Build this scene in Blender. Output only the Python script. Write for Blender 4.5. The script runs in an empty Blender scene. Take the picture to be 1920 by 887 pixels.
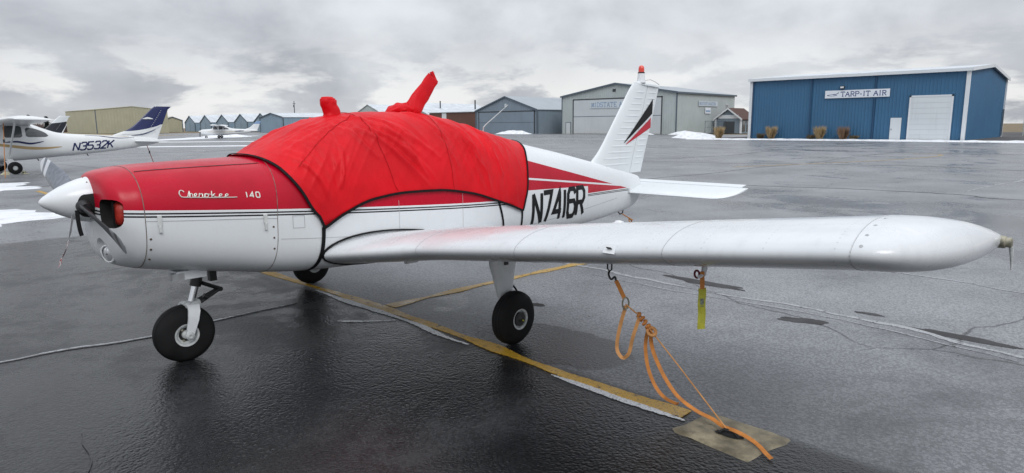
import bpy, math, random, bisect
import numpy as np
from mathutils import Vector, Matrix, noise as mn
R = math.radians
random.seed(7)
scn = bpy.context.scene
COL = scn.collection

# ------------------------------------------------------------------ camera
cd = bpy.data.cameras.new('camera'); cam = bpy.data.objects.new('camera', cd); COL.objects.link(cam)
cd.sensor_width = 36.0; cd.lens = 1250.0 / 1920.0 * 36.0; cd.clip_start = 0.05; cd.clip_end = 4000
yaw, pit, rol = .810, .165, -.006
fw = Vector((math.sin(yaw) * math.cos(pit), math.cos(yaw) * math.cos(pit), -math.sin(pit)))
rt = Vector((math.cos(yaw), -math.sin(yaw), 0)); up = rt.cross(fw)
r2 = rt * math.cos(rol) + up * math.sin(rol); u2 = up * math.cos(rol) - rt * math.sin(rol)
cam.matrix_world = Matrix(((r2.x, u2.x, -fw.x, -1.722), (r2.y, u2.y, -fw.y, -5.037), (r2.z, u2.z, -fw.z, 1.707), (0, 0, 0, 1)))
scn.camera = cam

# ------------------------------------------------------------------ node helpers
class V:
    """a value in a node tree, with arithmetic"""
    def __init__(s, nt, sock): s.nt = nt; s.s = sock
    def _m(s, op, *others, clamp=False):
        n = s.nt.nodes.new('ShaderNodeMath'); n.operation = op; n.use_clamp = clamp
        s.nt.links.new(s.s, n.inputs[0])
        for i, o in enumerate(others):
            if isinstance(o, V): s.nt.links.new(o.s, n.inputs[i + 1])
            else: n.inputs[i + 1].default_value = o
        return V(s.nt, n.outputs[0])
    def __add__(s, o): return s._m('ADD', o)
    __radd__ = __add__
    def __sub__(s, o): return s._m('SUBTRACT', o)
    def __rsub__(s, o): return (s * -1.0) + o
    def __mul__(s, o): return s._m('MULTIPLY', o)
    __rmul__ = __mul__
    def __truediv__(s, o): return s._m('DIVIDE', o)
    def gt(s, o): return s._m('GREATER_THAN', o)
    def lt(s, o): return s._m('LESS_THAN', o)
    def max(s, o): return s._m('MAXIMUM', o)
    def min(s, o): return s._m('MINIMUM', o)
    def abs(s): return s._m('ABSOLUTE')
    def pow(s, o): return s._m('POWER', o)
    def inv(s): return 1.0 - s
    def map(s, a, b, c=0.0, d=1.0, smooth=True):
        n = s.nt.nodes.new('ShaderNodeMapRange'); n.interpolation_type = 'SMOOTHSTEP' if smooth else 'LINEAR'
        s.nt.links.new(s.s, n.inputs[0])
        for i, v in zip((1, 2, 3, 4), (a, b, c, d)): n.inputs[i].default_value = v
        return V(s.nt, n.outputs[0])

def setin(nt, inp, v):
    if isinstance(v, V): nt.links.new(v.s, inp)
    elif isinstance(v, (tuple, list)): inp.default_value = (*v[:3], 1.0) if len(inp.default_value) == 4 else v
    elif isinstance(v, (int, float)): inp.default_value = v
    else: nt.links.new(v, inp)

def mixc(nt, f, a, b, mode='MIX'):
    n = nt.nodes.new('ShaderNodeMix'); n.data_type = 'RGBA'; n.blend_type = mode
    setin(nt, n.inputs[0], f)
    for i, v in ((6, a), (7, b)):
        setin(nt, n.inputs[i], v)
    return n.outputs[2]

def noise(nt, vec, scale, detail=4, rough=.55, dist=0.0):
    n = nt.nodes.new('ShaderNodeTexNoise'); n.inputs['Scale'].default_value = scale
    n.inputs['Detail'].default_value = detail; n.inputs['Roughness'].default_value = rough; n.inputs['Distortion'].default_value = dist
    if vec is not None: nt.links.new(vec, n.inputs['Vector'])
    return V(nt, n.outputs[0])

def voro(nt, vec, scale, feature='F1', rnd=1.0):
    n = nt.nodes.new('ShaderNodeTexVoronoi'); n.feature = feature; n.inputs['Scale'].default_value = scale
    n.inputs['Randomness'].default_value = rnd
    nt.links.new(vec, n.inputs['Vector'])
    return n

def mapping(nt, vec, scale=(1, 1, 1), rot=(0, 0, 0), loc=(0, 0, 0)):
    n = nt.nodes.new('ShaderNodeMapping'); n.inputs['Scale'].default_value = scale; n.inputs['Rotation'].default_value = rot; n.inputs['Location'].default_value = loc
    nt.links.new(vec, n.inputs['Vector']); return n.outputs[0]

def coords(nt):
    t = nt.nodes.new('ShaderNodeTexCoord'); s = nt.nodes.new('ShaderNodeSeparateXYZ'); nt.links.new(t.outputs['Object'], s.inputs[0])
    return t.outputs['Object'], V(nt, s.outputs[0]), V(nt, s.outputs[1]), V(nt, s.outputs[2])

def bump(nt, h, strength=.3, dist=.01, normal=None):
    b = nt.nodes.new('ShaderNodeBump'); b.inputs['Distance'].default_value = dist
    setin(nt, b.inputs['Strength'], strength); setin(nt, b.inputs['Height'], h)
    if normal is not None: nt.links.new(normal, b.inputs['Normal'])
    return b.outputs[0]

def newmat(name):
    m = bpy.data.materials.new(name); m.use_nodes = True
    nt = m.node_tree; return m, nt, nt.nodes['Principled BSDF']

def simple(name, col, rough=.5, metal=0.0, nscale=0, namt=.12, bscale=0, bstr=.2, bdist=.003, spec=.5, coat=0.0):
    m, nt, b = newmat(name)
    co, x, y, z = coords(nt)
    if nscale:
        n = noise(nt, co, nscale, 5).map(.3, .7)
        nt.links.new(mixc(nt, n, [c * (1 - namt) for c in col], [min(1, c * (1 + namt)) for c in col]), b.inputs['Base Color'])
        setin(nt, b.inputs['Roughness'], n.map(0, 1, rough * .85, min(1, rough * 1.15)))
    else:
        b.inputs['Base Color'].default_value = (*col, 1); b.inputs['Roughness'].default_value = rough
    b.inputs['Metallic'].default_value = metal; b.inputs['Specular IOR Level'].default_value = spec
    b.inputs['Coat Weight'].default_value = coat; b.inputs['Coat Roughness'].default_value = .1
    if bscale:
        nt.links.new(bump(nt, noise(nt, co, bscale, 4), bstr, bdist), b.inputs['Normal'])
    return m

# ------------------------------------------------------------------ world and sun
SUN_EL, SUN_AZ = 44.0, 212.0      # compass-like azimuth in degrees from +Y towards +X
w = bpy.data.worlds.new('World'); scn.world = w; w.use_nodes = True
nt = w.node_tree; nt.nodes.clear()
out = nt.nodes.new('ShaderNodeOutputWorld'); bg1 = nt.nodes.new('ShaderNodeBackground'); bg2 = nt.nodes.new('ShaderNodeBackground')
sky = nt.nodes.new('ShaderNodeTexSky'); sky.sky_type = 'NISHITA'; sky.sun_disc = False
sky.sun_elevation = R(SUN_EL); sky.sun_rotation = R(SUN_AZ)
nt.links.new(sky.outputs[0], bg1.inputs[0]); bg1.inputs[1].default_value = .06
tc = nt.nodes.new('ShaderNodeTexCoord'); sp = nt.nodes.new('ShaderNodeSeparateXYZ'); nt.links.new(tc.outputs['Generated'], sp.inputs[0])
dz = V(nt, sp.outputs[2]).max(0.0)
k = dz + .16
cb = nt.nodes.new('ShaderNodeCombineXYZ'); setin(nt, cb.inputs[0], V(nt, sp.outputs[0]) / k); setin(nt, cb.inputs[1], V(nt, sp.outputs[1]) / k); setin(nt, cb.inputs[2], dz * 2.0)
pv = mapping(nt, cb.outputs[0], (1, 1, 1), (0, 0, R(25)), (.9, 4.3, 0))
n1 = noise(nt, pv, .26, 9, .52, .35); n2 = noise(nt, mapping(nt, tc.outputs['Generated'], (2.6, 2.6, 4.6), (0, 0, R(40)), (1.3, .4, .2)), 1.25, 9, .51, .25); n3 = noise(nt, mapping(nt, tc.outputs['Generated'], (3.2, 3.2, 10.0)), 1.9, 8, .6, .2)
cl = (n1 * .32 + n2 * .68).map(.38, .62)
c1 = mixc(nt, cl, (.40, .42, .465), (.73, .76, .80))
hz = dz.map(.02, .15, 1.0, 0.0) * n3.map(.42, .56)
c2 = mixc(nt, hz * .85, c1, (.98, .98, .97))
gr = dz * 1.15 + .90        # an overcast sky is brightest overhead
cm = nt.nodes.new('ShaderNodeVectorMath'); cm.operation = 'SCALE'; nt.links.new(c2, cm.inputs[0]); setin(nt, cm.inputs['Scale'], gr)
nt.links.new(cm.outputs[0], bg2.inputs[0]); bg2.inputs[1].default_value = 1.0
ms = nt.nodes.new('ShaderNodeMixShader'); ms.inputs[0].default_value = .94
nt.links.new(bg1.outputs[0], ms.inputs[1]); nt.links.new(bg2.outputs[0], ms.inputs[2]); nt.links.new(ms.outputs[0], out.inputs[0])

sl = bpy.data.lights.new('sun', 'SUN'); sl.energy = 1.0; sl.angle = R(25); sl.color = (1, .98, .95)
so = bpy.data.objects.new('sun', sl); COL.objects.link(so)
sd = Vector((math.sin(R(SUN_AZ)) * math.cos(R(SUN_EL)), math.cos(R(SUN_AZ)) * math.cos(R(SUN_EL)), math.sin(R(SUN_EL))))
so.rotation_euler = sd.to_track_quat('Z', 'Y').to_euler(); so.location = sd * 50

scn.view_settings.view_transform = 'Standard'; scn.view_settings.look = 'None'
scn.view_settings.exposure = 0.08; scn.view_settings.gamma = 1.0; scn.view_settings.use_curve_mapping = False
scn.render.engine = 'CYCLES'
scn.cycles.use_denoising = True
scn.cycles.max_bounces = 6; scn.cycles.diffuse_bounces = 3; scn.cycles.glossy_bounces = 3; scn.cycles.sample_clamp_indirect = 6

# ------------------------------------------------------------------ mesh helpers
def pchip(xs, ys):
    xs = np.array(xs, float); ys = np.array(ys, float); h = np.diff(xs); d = np.diff(ys) / h
    m = np.zeros(len(xs)); m[0] = d[0]; m[-1] = d[-1]
    for i in range(1, len(xs) - 1):
        if d[i - 1] * d[i] > 0:
            w1 = 2 * h[i] + h[i - 1]; w2 = h[i] + 2 * h[i - 1]; m[i] = (w1 + w2) / (w1 / d[i - 1] + w2 / d[i])
    X = xs.tolist(); Y = ys.tolist(); H = h.tolist(); D = m.tolist(); last = len(X) - 2
    def f(x):
        if x <= X[0]: return Y[0]
        if x >= X[-1]: return Y[-1]
        i = min(bisect.bisect_right(X, x) - 1, last); t = (x - X[i]) / H[i]; t2 = t * t; t3 = t2 * t
        return (2*t3 - 3*t2 + 1)*Y[i] + (t3 - 2*t2 + t)*H[i]*D[i] + (-2*t3 + 3*t2)*Y[i+1] + (t3 - t2)*H[i]*D[i+1]
    return f

class MB:
    def __init__(s): s.v = []; s.f = []; s.mi = []; s.cur = 0
    def add(s, v, f):
        o = len(s.v); s.v += [tuple(p) for p in v]; s.f += [tuple(i + o for i in q) for q in f]; s.mi += [s.cur] * len(f)
        return s
    def box(s, c, d, rot=None):
        v = []
        for a in (-1, 1):
            for b in (-1, 1):
                for e in (-1, 1):
                    p = Vector((a * d[0] / 2, b * d[1] / 2, e * d[2] / 2))
                    if rot is not None: p = rot @ p
                    v.append(tuple(p + Vector(c)))
        return s.add(v, [(0, 1, 3, 2), (4, 6, 7, 5), (0, 4, 5, 1), (2, 3, 7, 6), (0, 2, 6, 4), (1, 5, 7, 3)])
    def box2(s, a, b): return s.box([(a[i] + b[i]) / 2 for i in range(3)], [abs(b[i] - a[i]) for i in range(3)])
    def grid(s, P, cu=False, cv=False, flip=False):
        nu, nv = len(P), len(P[0]); v = [p for r in P for p in r]; f = []
        for i in range(nu if cu else nu - 1):
            for j in range(nv if cv else nv - 1):
                q = (i * nv + j, ((i + 1) % nu) * nv + j, ((i + 1) % nu) * nv + (j + 1) % nv, i * nv + (j + 1) % nv)
                f.append(q[::-1] if flip else q)
        return s.add(v, f)
    def fan(s, ring, flip=False):
        c = np.mean(np.array([tuple(p) for p in ring]), axis=0); n = len(ring)
        return s.add(list(ring) + [tuple(c)], [((i, (i + 1) % n, n) if not flip else ((i + 1) % n, i, n)) for i in range(n)])
    def tube(s, path, r, n=8, caps=True):
        path = [Vector(p) for p in path]; rings = []; rr = r if isinstance(r, (list, tuple)) else [r] * len(path)
        t0 = (path[1] - path[0]).normalized(); a = t0.orthogonal().normalized()
        for i, p in enumerate(path):
            t = (path[min(i + 1, len(path) - 1)] - path[max(i - 1, 0)])
            t = t.normalized() if t.length > 1e-9 else t0
            a = (a - t * a.dot(t)); a = a.normalized() if a.length > 1e-6 else t.orthogonal().normalized()
            b = t.cross(a)
            rings.append([tuple(p + (a * math.cos(2 * math.pi * k / n) + b * math.sin(2 * math.pi * k / n)) * rr[i]) for k in range(n)])
        s.grid(rings, cv=True)
        if caps: s.fan(rings[0], True); s.fan(rings[-1])
        return s
    def lathe(s, prof, c, axis, n=32, caps=False):
        """prof: (distance along axis, radius)"""
        ax = Vector(axis).normalized(); a = ax.orthogonal().normalized(); b = ax.cross(a); c = Vector(c); rings = []
        for h, r in prof:
            rings.append([tuple(c + ax * h + (a * math.cos(2*math.pi*k/n) + b * math.sin(2*math.pi*k/n)) * max(r, 1e-4)) for k in range(n)])
        s.grid(rings, cv=True)
        if caps: s.fan(rings[0], True); s.fan(rings[-1])
        return s
    def ribbon(s, path, nrm, wd, th, jit=0.0):
        """a flat band: path points, surface normals, width(s), thickness"""
        path = [Vector(p) for p in path]; rows = []
        for i, p in enumerate(path):
            t = (path[min(i + 1, len(path) - 1)] - path[max(i - 1, 0)]).normalized()
            n = Vector(nrm[i] if isinstance(nrm[0], (tuple, list, Vector)) else nrm).normalized()
            b = t.cross(n).normalized(); w_ = wd[i] if isinstance(wd, (list, tuple)) else wd
            l = w_ / 2 + random.uniform(-jit, jit); r = w_ / 2 + random.uniform(-jit, jit)
            rows.append([p - b * l, p - b * l + n * th, p + b * r + n * th, p + b * r])
        s.grid(rows, cv=True)
        s.add([tuple(q) for q in rows[0]], [(0, 1, 2, 3)]); s.add([tuple(q) for q in rows[-1]], [(3, 2, 1, 0)])
        return s
    def prism(s, poly, d):
        """poly: 3D loop; d: extrusion vector"""
        n = len(poly); d = Vector(d); a = [tuple(p) for p in poly]; b = [tuple(Vector(p) + d) for p in poly]
        return s.add(a + b, [tuple(range(n))[::-1], tuple(range(n, 2 * n))] + [(i, (i + 1) % n, n + (i + 1) % n, n + i) for i in range(n)])
    def build(s, name, mat, parent=None, smooth=None, fixn=True):
        me = bpy.data.meshes.new(name); me.from_pydata(s.v, [], s.f)
        for m in (mat if isinstance(mat, (list, tuple)) else [mat]): me.materials.append(m)
        if isinstance(mat, (list, tuple)): me.polygons.foreach_set('material_index', s.mi)
        if fixn:
            import bmesh
            bm = bmesh.new(); bm.from_mesh(me); bmesh.ops.remove_doubles(bm, verts=bm.verts, dist=1e-6)
            bmesh.ops.recalc_face_normals(bm, faces=bm.faces); bm.to_mesh(me); bm.free()
        if smooth is not None:
            me.shade_smooth(); me.set_sharp_from_angle(angle=R(smooth))
        me.update()
        o = bpy.data.objects.new(name, me); COL.objects.link(o)
        if parent is not None: o.parent = parent
        return o

def tag(o, label, cat=None, group=None, kind=None):
    o['label'] = label
    if cat: o['category'] = cat
    if group: o['group'] = group
    if kind: o['kind'] = kind
    return o
def thing(name, label, cat, loc=(0, 0, 0), rz=0.0, group=None):
    o = bpy.data.objects.new(name, None); COL.objects.link(o); o.location = loc; o.rotation_euler = (0, 0, rz); o.empty_display_size = .2
    return tag(o, label, cat, group)
def kids(o): return [c for c in bpy.data.objects if c.parent == o]

def catmull(pts, n=6):
    P = [Vector(p) for p in pts]; o = []
    for i in range(len(P) - 1):
        a = P[max(i - 1, 0)]; b = P[i]; c = P[i + 1]; d = P[min(i + 2, len(P) - 1)]
        for k in range(n):
            t = k / n
            o.append(.5 * ((2 * b) + (c - a) * t + (2*a - 5*b + 4*c - d) * t*t + (3*b - a - 3*c + d) * t**3))
    o.append(P[-1]); return o

# stroke lettering: polylines in a unit box
FONT = {
 'N': [[(0,0),(0,1)],[(0,1),(1,0)],[(1,0),(1,1)]], '7': [[(0,1),(1,1),(.32,0)]], '4': [[(.78,0),(.78,1),(0,.28),(1,.28)]], '1': [[(.5,0),(.5,1)]],
 '6': [[(1,.82),(.8,1),(.2,1),(0,.82),(0,.18),(.2,0),(.8,0),(1,.18),(1,.4),(.8,.56),(0,.56)]],
 'R': [[(0,0),(0,1),(.78,1),(1,.84),(1,.62),(.78,.47),(0,.47)],[(.5,.47),(1,0)]],
 '3': [[(0,.85),(.2,1),(.8,1),(1,.85),(1,.65),(.8,.52),(.35,.52)],[(.8,.52),(1,.39),(1,.15),(.8,0),(.2,0),(0,.15)]],
 '5': [[(1,1),(0,1),(0,.56),(.8,.56),(1,.42),(1,.15),(.8,0),(.2,0),(0,.15)]], '2': [[(0,.82),(.2,1),(.8,1),(1,.82),(1,.64),(0,0),(1,0)]],
 'K': [[(0,0),(0,1)],[(1,1),(0,.4)],[(.32,.6),(1,0)]], '0': [[(.2,0),(0,.2),(0,.8),(.2,1),(.8,1),(1,.8),(1,.2),(.8,0),(.2,0)]],
 'T': [[(.5,0),(.5,1)],[(0,1),(1,1)],[(.28,0),(.72,0)],[(0,1),(0,.8)],[(1,1),(1,.8)]],
 'A': [[(.05,0),(.5,1)],[(.5,1),(.95,0)],[(.24,.36),(.76,.36)],[(-.08,0),(.2,0)],[(.76,0),(1.08,0)]],
 'P': [[(.15,0),(.15,1),(.75,1),(.98,.86),(.98,.62),(.75,.47),(.15,.47)],[(-.03,0),(.35,0)],[(0,1),(.15,1)]],
 'r': [[(.15,0),(.15,1),(.72,1),(.92,.86),(.92,.64),(.72,.5),(.15,.5)],[(.5,.5),(.98,0),(1.08,0)],[(-.03,0),(.35,0)],[(0,1),(.15,1)]],
 'I': [[(.5,0),(.5,1)],[(.25,0),(.75,0)],[(.25,1),(.75,1)]], '-': [[(.1,.4),(.9,.4)]],
 'M': [[(.05,0),(.12,1)],[(.12,1),(.5,.1)],[(.5,.1),(.88,1)],[(.88,1),(.95,0)],[(-.05,0),(.18,0)],[(.82,0),(1.05,0)]],
 'D': [[(.12,0),(.12,1),(.65,1),(1,.75),(1,.25),(.65,0),(.12,0)]], 'S': [[(1,.8),(.8,1),(.2,1),(0,.8),(.1,.6),(.9,.42),(1,.2),(.8,0),(.2,0),(0,.2)]],
 'E': [[(.12,0),(.12,1),(.95,1),(.95,.82)],[(.12,.52),(.75,.52)],[(.12,0),(.95,0),(.95,.2)]], 'V': [[(0,1),(.5,0)],[(.5,0),(1,1)]],
 'O': [[(.25,0),(0,.25),(0,.75),(.25,1),(.75,1),(1,.75),(1,.25),(.75,0),(.25,0)]], 'n': [[(.08,0),(.08,1)],[(.08,1),(.92,0)],[(.92,0),(.92,1)]],
}
def stroke_poly(mb, pts, wd, fn, seg=.05):
    """a mitred band of constant width in (u,v), mapped to 3D by fn"""
    P = [Vector((p[0], p[1])) for p in pts]; closed = (P[0] - P[-1]).length < 1e-6
    Q = []
    for i in range(len(P) - 1):
        n = max(1, int(math.ceil((P[i + 1] - P[i]).length / seg)))
        for k in range(n): Q.append(P[i].lerp(P[i + 1], k / n))
    Q.append(P[-1]); rows = []
    for i, p in enumerate(Q):
        a = Q[i - 1] if i else (Q[-2] if closed else None); b = Q[i + 1] if i < len(Q) - 1 else (Q[1] if closed else None)
        d1 = (p - a).normalized() if a is not None else None; d2 = (b - p).normalized() if b is not None else None
        if d1 is None: d1 = d2
        if d2 is None: d2 = d1
        n1 = Vector((-d1.y, d1.x)); n2 = Vector((-d2.y, d2.x)); m = (n1 + n2)
        m = m.normalized() if m.length > 1e-6 else n1
        l = min(2.2, 1 / max(.35, m.dot(n1))) * wd / 2
        rows.append([fn(*(p - m * l)), fn(*(p + m * l))])
    mb.grid(rows)
def text(s, u0, v0, cw, ch, gap, wd, fn, mat, parent, slant=0.0, widths=None, seg=.05):
    """each character is a part of its own, named letter"""
    u = u0
    for c in s:
        if c == ' ': u += cw * .7; continue
        w_ = cw * (widths or {}).get(c, 1.0); mb = MB()
        for st in FONT[c]:
            stroke_poly(mb, [(u + p[0] * w_ + slant * p[1] * ch, v0 + p[1] * ch) for p in st], wd, fn, seg)
        mb.build('letter', mat, parent, fixn=False); u += w_ + gap
    return u

# ------------------------------------------------------------------ materials
def mat_asphalt():
    m, nt, b = newmat('wet asphalt')
    co, x, y, z = coords(nt)
    big = noise(nt, mapping(nt, co, (1, .5, 1)), .12, 6, .65, .5); mid = noise(nt, co, .6, 7, .66, .7); sm = noise(nt, co, 4.0, 5, .65)
    # the lane left of the yellow line was paved later and holds more water than the older lanes
    wob_ = (noise(nt, co, 2.0, 4) - .5) * .08
    old = ((x + wob_).map(1.72, 1.86) + (y + wob_ * 4.0).map(7.1, 7.4)).min(1.0)
    # dark wet oval by the near main wheel, painted for wing and gear shade
    ex = (x - 2.16) / .42; ey = (y + 1.75) / .72; gear_shade = (ex * ex + ey * ey + (noise(nt, co, 5, 5, .65) - .5) * .9).map(.85, 1.05, 1, 0)
    old = old * (1.0 - gear_shade * .93)
    wet = ((big * .42 + mid * .42 + sm * .16) - old * .075 + .035 + gear_shade * .05).map(.43, .57)
    fine = noise(nt, co, 140, 2, .6); agg = V(nt, voro(nt, co, 48).outputs['Distance']).pow(1.4); med = noise(nt, co, 30, 4, .65); lump = noise(nt, co, 2.2, 4, .5)
    # hairline cracks
    wv = nt.nodes.new('ShaderNodeVectorMath'); wv.operation = 'MULTIPLY_ADD'
    nn = nt.nodes.new('ShaderNodeTexNoise'); nn.inputs['Scale'].default_value = .8; nn.inputs['Detail'].default_value = 6; nt.links.new(co, nn.inputs['Vector'])
    nt.links.new(nn.outputs['Color'], wv.inputs[0]); wv.inputs[1].default_value = (.9, .9, 0); nt.links.new(co, wv.inputs[2])
    e = V(nt, voro(nt, wv.outputs[0], .13, 'DISTANCE_TO_EDGE').outputs['Distance'])
    crack = e.map(.0, .0018, 1, 0) * noise(nt, co, .3, 2).map(.50, .56) * old
    tone = noise(nt, co, .5, 5).map(.3, .7)
    pv_ = voro(nt, co, 7.0); ps = nt.nodes.new('ShaderNodeSeparateXYZ'); nt.links.new(pv_.outputs['Color'], ps.inputs[0])
    pit_ = V(nt, pv_.outputs['Distance']).map(.05, .12, 1, 0) * V(nt, ps.outputs[0]).gt(.72) * noise(nt, co, .9, 3).map(.5, .6)
    stone = agg.map(.1, .6, 1.2, .75) * fine.map(.35, .65, .75, 1.25) * pit_.map(0, 1, 1, .25)
    dry = mixc(nt, old, mixc(nt, tone, (.026, .027, .029), (.044, .0455, .049)), mixc(nt, tone, (.178, .184, .196), (.262, .270, .286))); wc = mixc(nt, old, mixc(nt, tone, (.006, .0062, .007), (.013, .0136, .0155)), mixc(nt, tone, (.060, .0625, .068), (.108, .112, .120)))
    c = mixc(nt, wet, dry, wc)
    sc_ = nt.nodes.new('ShaderNodeVectorMath'); sc_.operation = 'SCALE'; nt.links.new(c, sc_.inputs[0]); setin(nt, sc_.inputs['Scale'], stone)
    c = mixc(nt, crack * .7, sc_.outputs[0], (.008, .008, .009))
    nt.links.new(c, b.inputs['Base Color'])
    setin(nt, b.inputs['Roughness'], wet.map(0, 1, .42, .16) + (med - .5) * .10)
    b.inputs['IOR'].default_value = ASPH_IOR
    h = agg * -.6 + fine * .30 + med * .7 - crack * 1.2 - pit_ * 1.5
    n0 = bump(nt, lump, .25, .02)
    nt.links.new(bump(nt, h, wet.map(0, 1, .75, .62) * old.map(0, 1, .85, 1.0), .007, n0), b.inputs['Normal'])
    return m
ASPH_IOR = 1.40

def mat_line(name, col, wear):
    m, nt, b = newmat(name)
    co, x, y, z = coords(nt)
    n = noise(nt, co, 14, 6, .7).map(wear - .05, wear + .05); n2 = noise(nt, co, 90, 2).map(.35, .5)
    c = mixc(nt, n * n2.map(0, 1, .55, 1), (.03, .03, .032), mixc(nt, noise(nt, co, 5, 4), [q * .75 for q in col], col))
    nt.links.new(c, b.inputs['Base Color']); setin(nt, b.inputs['Roughness'], noise(nt, co, 3, 3).map(.3, .7, .25, .5))
    nt.links.new(bump(nt, V(nt, voro(nt, co, 85).outputs['Distance']), .5, .004), b.inputs['Normal'])
    return m

def droplets(nt, co, b, amt=.35):
    v = voro(nt, co, 95); d = V(nt, v.outputs['Distance'])
    s = nt.nodes.new('ShaderNodeSeparateXYZ'); nt.links.new(v.outputs['Color'], s.inputs[0])
    on = V(nt, s.outputs[0]).gt(.82)
    nt.links.new(bump(nt, d.map(0, .32, 1, 0) * on, amt, .0025), b.inputs['Normal'])

WHITE = (.74, .765, .785)
def mat_paint(name, col, rough=.32, dirt=.06, coat=.3, drops=True, rivets=False):
    m, nt, b = newmat(name)
    co, x, y, z = coords(nt)
    n = noise(nt, co, 2.2, 7, .65).map(.35, .75)
    s = noise(nt, mapping(nt, co, (6, 6, .9)), 3, 5).map(.5, .75)
    nt.links.new(mixc(nt, n * dirt * 1.6 + s * dirt, col, [c * .55 for c in col]), b.inputs['Base Color'])
    setin(nt, b.inputs['Roughness'], n.map(0, 1, rough * .8, rough * 1.3))
    b.inputs['Coat Weight'].default_value = coat; b.inputs['Coat Roughness'].default_value = .12
    if rivets:
        fy = (y / .305)._m('FRACT'); fx = (x / .03)._m('FRACT'); gx = ((x - 1.75) / .62)._m('FRACT'); gy = (y / .03)._m('FRACT')
        dot = lambda a, c, k: ((a - .5) * k)._m('POWER', 2.0) + (c - .5)._m('POWER', 2.0)
        rv = ((dot(fy, fx, 10.2).lt(.018)) + (dot(gx, gy, 20.0).lt(.018))).min(1.0)
        wav = noise(nt, mapping(nt, co, (1, 3.3, 1)), 2.0, 3)
        c0 = b.inputs['Base Color'].links[0].from_socket
        nt.links.new(mixc(nt, rv * .30, c0, (.25, .25, .26)), b.inputs['Base Color'])
        v = voro(nt, co, 95); d = V(nt, v.outputs['Distance']); sx_ = nt.nodes.new('ShaderNodeSeparateXYZ'); nt.links.new(v.outputs['Color'], sx_.inputs[0]); on = V(nt, sx_.outputs[0]).gt(.85)
        n0 = bump(nt, wav, .25, .012); nt.links.new(bump(nt, d.map(0, .32, 1, 0) * on + rv * .8, .35, .0022, n0), b.inputs['Normal'])
    elif drops: droplets(nt, co, b)
    return m

def mat_livery():
    """white with crimson upper body and black pin stripes, by position along the fuselage"""
    m, nt, b = newmat('white and crimson aircraft paint')
    co, x, y, z = coords(nt)
    Lz = x * x * .0045 - x * .0765 + 1.1655
    dl = z - Lz
    front = x.lt(3.35)
    redf = dl.gt(0.0) * front
    blk = (dl.lt(-.016) * dl.gt(-.027) + dl.lt(-.036) * dl.gt(-.047)) * front
    # aft of the cover: a wedge of two crimson bands
    U = (x - 3.45) * -.2085 + 1.352; Wl = (x - 3.51) * -.1075 + 1.150; Lw = (x - 4.7) * -.012 + .903
    box = x.lt(4.66) * z.lt((x - 3.5) * -.040 + 1.035)
    reda = z.lt(U) * z.gt(Lw) * (z - Wl).abs().gt(.010) * box.inv() * front.inv() * x.lt(5.8)
    d2 = z - Lw
    blk2 = (d2.lt(-.012) * d2.gt(-.021) + d2.lt(-.028) * d2.gt(-.037)) * x.gt(4.66) * x.lt(5.7)
    red = (redf + reda).min(1.0); bk = (blk + blk2).min(1.0)
    n = noise(nt, co, 2.5, 7, .65).map(.35, .75); s = noise(nt, mapping(nt, co, (7, 7, .8)), 3, 5).map(.52, .8)
    low = s * .10 + n * .07
    wc = mixc(nt, low, WHITE, (.42, .41, .39))
    rc = mixc(nt, n, (.50, .002, .022), (.41, .002, .017))
    c = mixc(nt, bk, mixc(nt, red, wc, rc), (.012, .012, .014))
    nt.links.new(c, b.inputs['Base Color'])
    setin(nt, b.inputs['Roughness'], n.map(0, 1, .26, .42)); b.inputs['Specular IOR Level'].default_value = .26
    droplets(nt, co, b)
    return m

def mat_cloth(name, col, fine=1.0):
    m, nt, b = newmat(name)
    co, x, y, z = coords(nt)
    n = noise(nt, co, 3, 6).map(.3, .7)
    nt.links.new(mixc(nt, n, [c * .80 for c in col], col), b.inputs['Base Color'])
    b.inputs['Roughness'].default_value = .48; b.inputs['Specular IOR Level'].default_value = .22
    a = noise(nt, mapping(nt, co, (8, 8, 1.6), (0, R(-24), 0)), 1.6, 5, .6); g = noise(nt, co, 260, 2)
    nt.links.new(bump(nt, a + g * .03, .40 * fine, .02), b.inputs['Normal'])
    return m

M = {}
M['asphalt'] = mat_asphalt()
M['yellow'] = mat_line('worn yellow line paint', (.62, .36, .03), .39)
M['yellow_far'] = mat_line('faded yellow line paint', (.50, .33, .09), .46)
M['sheen'] = mat_line('painted water sheen', (.70, .72, .75), .36)  # pale colour painted in for bright sky sheen on water
M['silt'] = mat_line('pale silt in paving joint', (.40, .41, .43), .40)
M['tar'] = simple('black crack sealer', (.012, .012, .014), .35, nscale=6)
M['patch'] = simple('dark asphalt patch', (.022, .020, .021), .62, nscale=5, bscale=90, bstr=.5)
m, nt, b = newmat('old snow'); co, x, y, z = coords(nt)
n_ = noise(nt, co, 1.6, 8, .7).map(.45, .72); nt.links.new(mixc(nt, n_ * .7, (.80, .82, .85), (.42, .42, .43)), b.inputs['Base Color']); b.inputs['Roughness'].default_value = .6
nt.links.new(bump(nt, noise(nt, co, 7, 6, .7), .8, .05), b.inputs['Normal']); M['snow'] = m
M['drygrass'] = simple('dry winter grass and mud', (.17, .13, .075), .9, nscale=.6, namt=.35, bscale=6, bstr=.6, bdist=.05)
M['livery'] = mat_livery()
M['white'] = mat_paint('white aircraft paint', WHITE)
M['wing_white'] = mat_paint('white riveted wing skin', (.68, .705, .725), .28, .13, .4, rivets=True)
M['tip_white'] = mat_paint('white fibreglass tip', (.68, .70, .72), .3, .12, .3)
M['tail_white'] = mat_paint('white tail paint', (.76, .80, .82), .4)
M['black'] = simple('black decal', (.006, .006, .007), .4, spec=.2)
M['crimson'] = simple('crimson paint', (.48, .01, .03), .3)
M['cover'] = mat_cloth('red cover fabric', (.70, .003, .011))
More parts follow.
